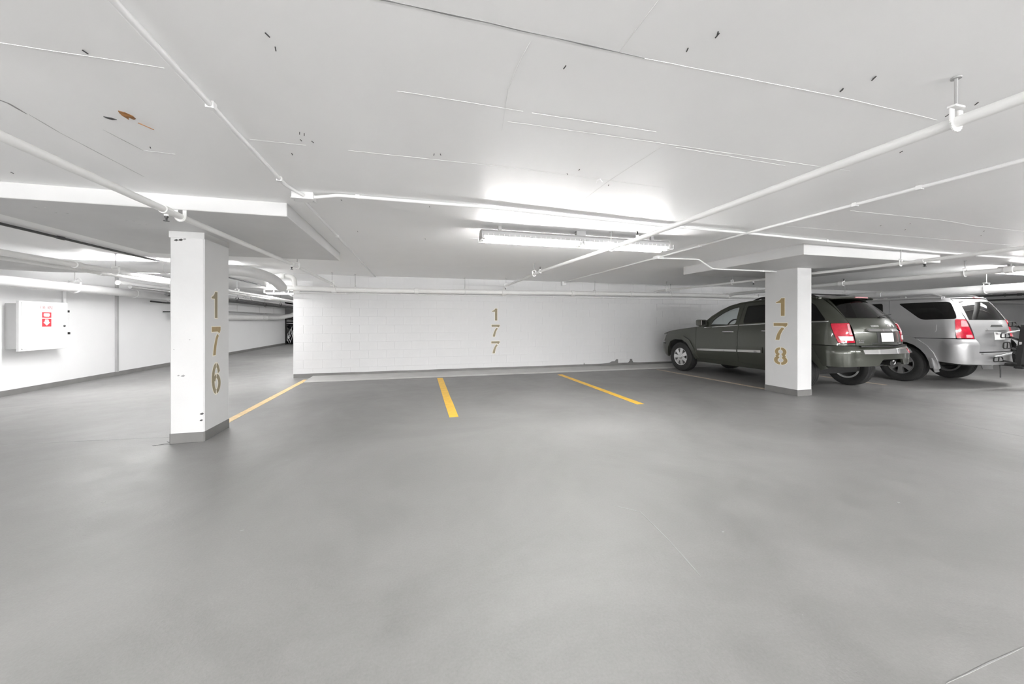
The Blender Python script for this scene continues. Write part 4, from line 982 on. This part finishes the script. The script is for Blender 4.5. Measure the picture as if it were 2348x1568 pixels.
for s_ in (-1, 1):
    for (y, z) in ((2.36, 1.055), (3.28, 1.095)):
        x = B.W(y, z)
        h = MB().tube([(s_ * (x - .005), y - .13, z), (s_ * (x + .035), y - .10, z + .003), (s_ * (x + .035), y + .10, z + .006), (s_ * (x - .005), y + .13, z + .006)], .016, 10).build('door_handle', 'chrome', car, smooth=40); h['label'] = 'chrome door handle'
    mi = MB().cbox(s_ * 1.01 - .10, s_ * 1.01 + .10, 1.62, 1.79, 1.185, 1.335, .04).build('mirror', gp, car, smooth=40)
    MB().cbox(s_ * 1.01 - .085, s_ * 1.01 + .085, 1.786, 1.795, 1.205, 1.315, .003).build('mirror_glass', 'chrome', mi)
    MB().obox((s_ * .86, 1.72, 1.17), (s_ * .97, 1.72, 1.21), .07, .04).build('mirror_foot', 'black', mi)
    # roof rails with feet
    rx = .575
    MB().tube(fillet([(s_ * rx, 2.70, 1.735), (s_ * rx, 2.86, 1.795), (s_ * rx, 3.78, 1.805), (s_ * rx, 3.97, 1.745)], .10), .019, 10).build('roof_rail', 'black', car, smooth=40)
    for y in (2.95, 3.85): MB().cbox(s_ * rx - .02, s_ * rx + .02, y - .06, y + .06, 1.72, 1.80, .008).build('rail_foot', 'black', car)
    MB().tube([(s_ * B.W(y, B.zc(y)), y, B.zc(y)) for y in (1.55, 1.66, 1.85, 2.05, 2.25, 2.5, 2.8, 3.3, 3.8, 4.0)], .024, 8).build('drip_rail', gp, car, smooth=40)
    MB().lathe([(s_ * (B.W(4.12, 1.11) - .01), .085), (s_ * (B.W(4.12, 1.11) + .003), .085), (s_ * (B.W(4.12, 1.11) + .005), .078), (s_ * (B.W(4.12, 1.11) + .005), .001)], 24, (0, 4.12, 1.11), 'x').build('fuel_door', gp, car, smooth=30) if s_ > 0 else None
for y in (3.1, 3.75): MB().tube([(-.575, y, 1.82), (.575, y, 1.82)], .014, 8).build('roof_bar', 'black', car, smooth=40)
B.top('bonnet', gp, car, .28, 1.50, (.03, .05), (.12, .22))
B.top('windscreen', 'glass_clear', car, 1.60, 2.33, (.0, .02), (.26, .12), th=.006)
B.top('roof', gp, car, 2.34, 4.02, (.02, .025), (.12, -.17))
B.panel('front_bumper', gp, car, [('S', .44, .34), ('S', .47, .62), ('S', .345, .69)] + [('F', .55, .69), ('F', 0, .69), ('F', -.55, .69)] + [('F', -(B.W(.4, .5) - B.RF) - .60, .69), ('F', -(B.W(.4, .5) - B.RF) - .60, .34), ('F', -.5, .34), ('F', 0, .34), ('F', .5, .34)], off=.01)
B.panel('grille', 'interior', car, [('F', .40, .72), ('F', .40, .90), ('F', -.40, .90), ('F', -.40, .72)], off=.01)
for k in range(7): B.panel('grille_slot', 'chrome', car, [('F', -.33 + k * .11 + .03, .73), ('F', -.33 + k * .11 + .03, .89), ('F', -.33 + k * .11 - .03, .89), ('F', -.33 + k * .11 - .03, .73)], off=.016, th=.01)
for mir in (False, True): B.panel('headlight', 'reverse', car, [('F', .72, .74), ('F', .72, .89), ('F', .46, .89), ('F', .46, .74)], off=.006, mirror=mir, roundr=.04)
# inside and underneath
MB().cbox(-.60, .60, .25, 3.95, .30, 1.02, .02).cbox(-.64, .64, 3.95, 4.42, .60, 1.0, .02).build('underbody', 'dark', car)
MB().cbox(-.80, .80, 1.45, 3.2, .32, .42, .02).build('floor_pan', 'dark', car)
MB().cbox(-.70, .70, 4.3, 4.50, .52, .60, .02).build('rear_crossmember', 'dark', car)
MB().cbox(-.80, .80, 1.50, 1.95, .98, 1.17, .05).build('dashboard', 'interior', car, smooth=40)
sw = MB().tube([(.37 + .185 * math.cos(a), 2.02 + .07 * math.sin(a), 1.17 + .17 * math.sin(a)) for a in [2 * PI * k / 24 for k in range(24)]], .016, 8, closed=True).build('steering_wheel', 'interior', car, smooth=40)
MB().cbox(.31, .43, 1.96, 2.02, 1.12, 1.20, .02).obox((.37, 1.9, 1.12), (.37, 2.0, 1.16), .06, .06).obox((.19, 2.01, 1.17), (.55, 2.01, 1.17), .03, .02).build('steering_hub', 'interior', sw)
MB().cbox(-.13, .13, 2.0, 2.03, 1.53, 1.60, .02).build('rear_view_mirror', 'interior', car)
seats(car, [(2.75, (.38, -.38), .82), (3.62, (.38, -.38), .86)])
for x, y, sd_ in ((.80, .93, 1), (-.80, .93, -1), (.80, 3.71, 1), (-.80, 3.71, -1)):
    wheel(car, x, y, .375, .245, sd_, .228, 7, 'alloy', (.042, .05))
for y in (.93, 3.71): MB().tube([(-.7, y, .36), (.7, y, .36)], .05, 10).build('axle', 'dark', car)

# ---------------- silver car
car2 = thing('car', 'silver off-roader with roof rails and a bike rack behind it', 'car')
place_car(car2, 11.13, 9.19, 0.3)
B = CarBody(W=[(.25, .82), (.35, .88), (.5, .92), (.7, .938), (.95, .938), (1.1, .93), (1.27, .905), (1.4, .86), (1.55, .81), (1.7, .765), (1.77, .735), (1.86, .66)],
            YR=[(.3, 4.67), (.5, 4.73), (.9, 4.75), (1.05, 4.74), (1.28, 4.70), (1.5, 4.61), (1.7, 4.51), (1.78, 4.45), (1.86, 4.35)],
            Y0=[(.3, .14), (.45, .04), (.65, .0), (.8, .03), (.92, .08), (1.02, .16), (1.15, .4)],
            ZC=[(.0, .88), (.22, 1.0), (.4, 1.05), (.7, 1.09), (1.1, 1.13), (1.45, 1.17), (1.62, 1.24), (1.85, 1.43), (2.1, 1.60), (2.3, 1.69), (2.6, 1.745), (3.2, 1.775), (3.9, 1.78), (4.38, 1.765), (4.5, 1.75)],
            R=.21, RF=.38, crown=.12)
gp = 'silver_car'
edge = lambda y: B.zc(y) - .004
def arch(yc, r0, zc_, a0=-6, a1=186, n=13, sx=1.0): return [(yc - r0 * sx * math.cos(math.radians(a)), zc_ + r0 * math.sin(math.radians(a))) for a in [a0 + (a1 - a0) * k / (n - 1) for k in range(n)]]
fa_o, fa_i = arch(.92, .60, .40), arch(.92, .47, .40)
ra_o, ra_i = arch(3.71, .60, .40), arch(3.71, .47, .40)
fa_m, ra_m = mid(fa_o, fa_i), mid(ra_o, ra_i)
B.panel('fender', gp, car2, Sd((.40, .94), (.40, edge(.40)), (.7, edge(.7)), (1.1, edge(1.1)), (1.445, edge(1.445)), (1.445, .62)) + Sd(*[p for p in fa_m[::-1] if p[1] > .6]), both=True)
B.panel('door', gp, car2, Sd((1.49, .40), (2.60, .40), (2.60, edge(2.6)), (2.3, edge(2.3)), (2.1, edge(2.1)), (1.85, edge(1.85)), (1.62, edge(1.62)), (1.452, edge(1.452)), (1.452, .60)), holes=[Sd((1.80, 1.26), (1.92, 1.40), (2.15, 1.58), (2.48, 1.67), (2.52, 1.28))], both=True)
B.panel('door_glass', 'glass_clear', car2, Sd((1.77, 1.245), (1.92, 1.42), (2.15, 1.60), (2.50, 1.685), (2.54, 1.265)), off=-.006, th=.005, both=True)
B.panel('door', gp, car2, Sd((2.607, .40), (3.14, .40), (3.17, .62), (3.29, .80), (3.42, .90), (3.50, .94), (3.50, 1.3), (3.42, edge(3.42)), (2.607, edge(2.61))), holes=[Sd((2.68, 1.285), (2.67, 1.68), (3.32, 1.70), (3.40, 1.30))], both=True)
B.panel('door_glass', 'glass_dark', car2, Sd((2.66, 1.27), (2.65, 1.69), (3.335, 1.715), (3.42, 1.285)), off=-.006, th=.005, both=True)
qg = Sd((3.60, 1.685), (4.36, 1.695), (4.42, 1.66), (4.52, 1.42), (4.53, 1.345), (4.07, 1.325), (3.99, 1.36))
quart = Sd((3.508, .955), (3.508, 1.3), (3.43, edge(3.43)), (4.1, edge(4.1)), (4.27, edge(4.27))) + [('R', .60, 1.755), ('R', .635, 1.40), ('R', .64, 1.335)] + [('C', .55, 1.335)] + Sd((4.545, .965)) + Sd((4.20, .955), (4.0, .955))
B.panel('quarter_panel', gp, car2, quart, holes=[qg], both=True)
B.panel('quarter_glass', 'glass_dark', car2, Sd((3.57, 1.70), (4.37, 1.71), (4.435, 1.67), (4.54, 1.42), (4.55, 1.33), (4.06, 1.31), (3.97, 1.35)), off=-.006, th=.005, both=True)
strip(B, 'lower_side', gp, car2, [(1.49, .345), (3.16, .345)], .10, .015)
B.panel('tailgate', gp, car2, Rr((.60, .70), (.585, .95), (.625, 1.33), (.62, 1.40), (.585, 1.745), (-.585, 1.745), (-.62, 1.40), (-.625, 1.33), (-.585, .95), (-.60, .70)), holes=[Rr((.575, 1.335), (.50, 1.68), (-.50, 1.68), (-.575, 1.335))])
B.panel('rear_glass', 'glass_dark', car2, Rr((.59, 1.32), (.51, 1.695), (-.51, 1.695), (-.59, 1.32)), off=.001, th=.006)
for mir in (False, True):
    tl = B.panel('tail_light', 'taillight', car2, Sd((4.555, .965)) + [('C', .50, 1.33), ('R', .645, 1.325), ('R', .60, .955)], off=.008, th=.03, mirror=mir, roundr=.02); tl['label'] = 'red tail light'
    B.panel('clear_lens', 'pinklens', tl, [('C', .72, 1.31), ('R', .665, 1.305), ('R', .655, 1.19), ('C', .66, 1.19)], off=.0125, th=.006, mirror=mir, roundr=.02)
    B.panel('reverse_lens', 'pinklens', tl, [('C', .85, 1.03), ('R', .64, 1.03), ('R', .63, .975), ('C', .85, .975)], off=.0125, th=.006, mirror=mir, roundr=.015)
def bs(u, z):
    sym = B.sp('R', 0, z)[0]
    if u > sym: u = 2 * sym - u
    return .012 + .085 * (lambda q: q * q * (3 - 2 * q))(min(1, max(0, (u - 4.30) / .36))) * (1 if z < .86 else max(.15, 1 - (z - .86) / .09))
side_y = lambda y, z: ('S', 2 * B.sp('R', 0, z)[0] - y, z)
B.panel('rear_bumper', gp, car2, Sd((3.98, .945), (4.10, .83), (4.19, .70), (4.25, .49)) + Rr((.62, .48), (0, .47), (-.62, .48)) + [side_y(4.25, .49), side_y(4.19, .70), side_y(4.10, .83), side_y(3.98, .945)] + Rr((-.60, .945), (-.61, .68), (0, .67), (.61, .68), (.60, .945)), off=bs, th=.03, grid=.042)
MB().cbox(-.60, .60, 4.55, 4.79, .655, .685, .008).build('bumper_step', gp, car2)
for o_, i_ in ((fa_o, fa_i), (ra_o, ra_i)): B.panel('wheel_flare', gp, car2, Sd(*(o_ + i_[::-1])), off=.030, th=.06, both=True, grid=.05, smooth=50)
B.panel('fuel_door', gp, car2, Sd((4.07, 1.08), (4.28, 1.075), (4.285, 1.235), (4.08, 1.24)), off=.009, th=.008, roundr=.04, grid=.05)
B.panel('number_plate', 'plate', car2, Rr((.16, .935), (.16, 1.085), (-.16, 1.085), (-.16, .935)), off=.012, th=.006)['label'] = 'pale number plate'
B.panel('gate_handle', gp, car2, Rr((.34, 1.115), (.34, 1.155), (-.34, 1.155), (-.34, 1.115)), off=.035, th=.04, roundr=.012)
B.panel('gate_recess', 'interior', car2, Rr((.20, 1.185), (.16, 1.225), (-.16, 1.225), (-.20, 1.185)), off=.004, th=.006)
MB().cbox(-.14, .14, 4.445, 4.475, 1.765, 1.785, .004).build('brake_light', 'pinklens', car2)
for s_ in (-1, 1):
    rx = .61
    MB().tube(fillet([(s_ * rx, 2.35, 1.72), (s_ * rx, 2.6, 1.835), (s_ * rx, 4.08, 1.865), (s_ * rx, 4.25, 1.78)], .12), .022, 10).build('roof_rail', gp, car2, smooth=40)
    for y in (2.9, 3.6): MB().cbox(s_ * rx - .018, s_ * rx + .018, y - .05, y + .05, 1.77, 1.85, .008).build('rail_foot', gp, car2)
    MB().tube([(s_ * B.W(y, B.zc(y)), y, B.zc(y)) for y in (1.55, 1.62, 1.85, 2.1, 2.3, 2.6, 3.2, 3.9, 4.27)], .026, 8).build('drip_rail', gp, car2, smooth=40)
    mi = MB().cbox(s_ * 1.02 - .10, s_ * 1.02 + .10, 1.66, 1.82, 1.22, 1.38, .04).build('mirror', gp, car2, smooth=40)
    MB().obox((s_ * .86, 1.74, 1.21), (s_ * .98, 1.74, 1.25), .07, .04).build('mirror_foot', 'black', mi)
    for (y, z) in ((2.42, 1.08), (3.30, 1.10)):
        x = B.W(y, z); MB().tube([(s_ * (x - .005), y - .12, z), (s_ * (x + .03), y - .09, z), (s_ * (x + .03), y + .09, z), (s_ * (x - .005), y + .12, z)], .014, 10).build('door_handle', gp, car2, smooth=40)
    MB().add([(s_ * .70, 4.17, .47), (s_ * .965, 4.20, .55), (s_ * .955, 4.27, .26), (s_ * .72, 4.22, .26), (s_ * .70, 4.185, .47), (s_ * .965, 4.23, .55), (s_ * .955, 4.285, .26), (s_ * .72, 4.235, .26)],
             [(0, 1, 2, 3), (7, 6, 5, 4), (0, 4, 5, 1), (1, 5, 6, 2), (2, 6, 7, 3), (3, 7, 4, 0)]).build('mud_flap', gp, car2)
B.top('bonnet', gp, car2, .28, 1.46, (.03, .05), (.12, .20))
B.top('windscreen', 'glass_clear', car2, 1.58, 2.30, (.0, .02), (.24, .12), th=.006)
B.top('roof', gp, car2, 2.31, 4.28, (.02, .025), (.12, -.14))
B.panel('front_bumper', gp, car2, [('S', .42, .36), ('S', .42, .72)] + [('F', .55, .74), ('F', -.55, .74)] + [('F', -(B.W(.4, .5) - B.RF) - .60, .72), ('F', -(B.W(.4, .5) - B.RF) - .60, .36), ('F', -.5, .34), ('F', .5, .34)], off=.01)
B.panel('grille', 'interior', car2, [('F', .40, .77), ('F', .40, .98), ('F', -.40, .98), ('F', -.40, .77)], off=.01)
for mir in (False, True): B.panel('headlight', 'reverse', car2, [('F', .72, .79), ('F', .72, .98), ('F', .44, .98), ('F', .44, .79)], off=.006, mirror=mir, roundr=.04)
MB().cbox(-.62, .62, .25, 3.95, .34, 1.05, .02).cbox(-.66, .66, 3.95, 4.45, .52, 1.05, .02).build('underbody', 'dark', car2)
MB().cbox(-.80, .80, 1.45, 3.15, .36, .46, .02).build('floor_pan', 'dark', car2)
MB().cbox(-.70, .70, 4.3, 4.62, .42, .54, .02).build('rear_crossmember', 'dark', car2)
MB().cbox(-.80, .80, 1.50, 1.95, 1.0, 1.20, .05).build('dashboard', 'interior', car2, smooth=40)
MB().tube([(.37 + .185 * math.cos(a), 2.02 + .07 * math.sin(a), 1.20 + .17 * math.sin(a)) for a in [2 * PI * k / 24 for k in range(24)]], .016, 8, closed=True).build('steering_wheel', 'interior', car2, smooth=40)
seats(car2, [(2.80, (.38, -.38), .88), (3.62, (.38, -.38), .90)])
for x, y, sd_ in ((.80, .92, 1), (-.80, .92, -1), (.80, 3.71, 1), (-.80, 3.71, -1)):
    wheel(car2, x, y, .385, .26, sd_, .225, 6, 'alloy2', (.04, .052))
for y in (.92, 3.71): MB().tube([(-.7, y, .38), (.7, y, .38)], .05, 10).build('axle', 'dark', car2)
spare = MB().lathe([(-.11, .10), (-.11, .34), (-.06, .37), (.06, .37), (.11, .34), (.11, .10)], 36, (0, 4.12, .52), 'z').build('spare_tyre', 'tyre', car2, smooth=35)

# ---------------- bike rack on the silver car's hitch (a thing of its own, it lifts off)
rack = thing('bike_rack', 'black folded bike rack mounted on the hitch of the silver car', 'rack')
place_car(rack, 11.13, 9.19, 0.3)
MB().obox((0, 4.35, .47), (0, 5.12, .45), .055, .055).build('hitch_bar', 'black', rack)
MB().obox((0, 4.98, .40), (0, 5.07, 1.23), .13, .075, (0, 1, 0)).build('mast', 'black', rack)
MB().obox((-.16, 5.04, .42), (.16, 5.04, .42), .09, .035).build('foot_plate', 'black', rack)
MB().obox((.0, 5.015, .74), (.075, 5.03, .90), .03, .02).build('release_lever', 'wirepale', rack)
def hoop(c, wy, wz, lean):
    x, y, z = c
    P_ = [(x - lean, y, z), (x + wy * .10, y, z + wz * .9), (x + wy * .35, y, z + wz), (x + wy, y, z + wz * .92), (x + wy * 1.05, y, z + wz * .1), (x + wy * .9, y, z)]
    return P_
for k, (x, y, z, w_, h_) in enumerate([(.06, 4.97, 1.20, .22, .09), (.16, 4.93, .985, .26, .10), (.12, 4.93, .78, .22, .12), (.26, 4.89, .53, .28, .09)]):
    a = MB().tube(fillet(hoop((x, y, z), w_, h_, .02), .03, 4), .011, 6, closed=True).build('wheel_loop', 'black', rack, smooth=40)
    MB().tube([(x + w_ * .5, y, z), (x + w_ * .45, y, z + h_ * .95)], .009, 6).build('strap', 'black', a, smooth=40)
    MB().obox((x - .02, y, z + .01), (-.02, 5.0, z - .06), .035, .03).build('loop_arm', 'black', a)
for z0, z1, y, m in ((1.06, 1.11, 4.93, 'wirepale'), (.62, .70, 4.90, 'wirepale')):
    MB().tube([(.50, y - .02, z0), (.25, y, (z0 + z1) / 2 - .01), (-.45, y + .05, z1 + .04)], .017, 8).build('tray_bar', m, rack, smooth=40)
MB().obox((.02, 4.95, .5), (.07, 4.95, .66), .04, .04).obox((.07, 4.95, .66), (-.01, 4.98, .82), .04, .04).build('fold_arm', 'black', rack)
MB().tube(fillet([(.03, 4.75, .46), (.10, 4.79, .455), (.11, 4.80, .38), (.11, 4.80, .20)], .04), .008, 6).build('strap_end', 'black', rack, smooth=40)
MB().tube([(-.02, 5.09, .42), (-.02, 5.09, .33)], .007, 6).build('pin', 'black', rack)
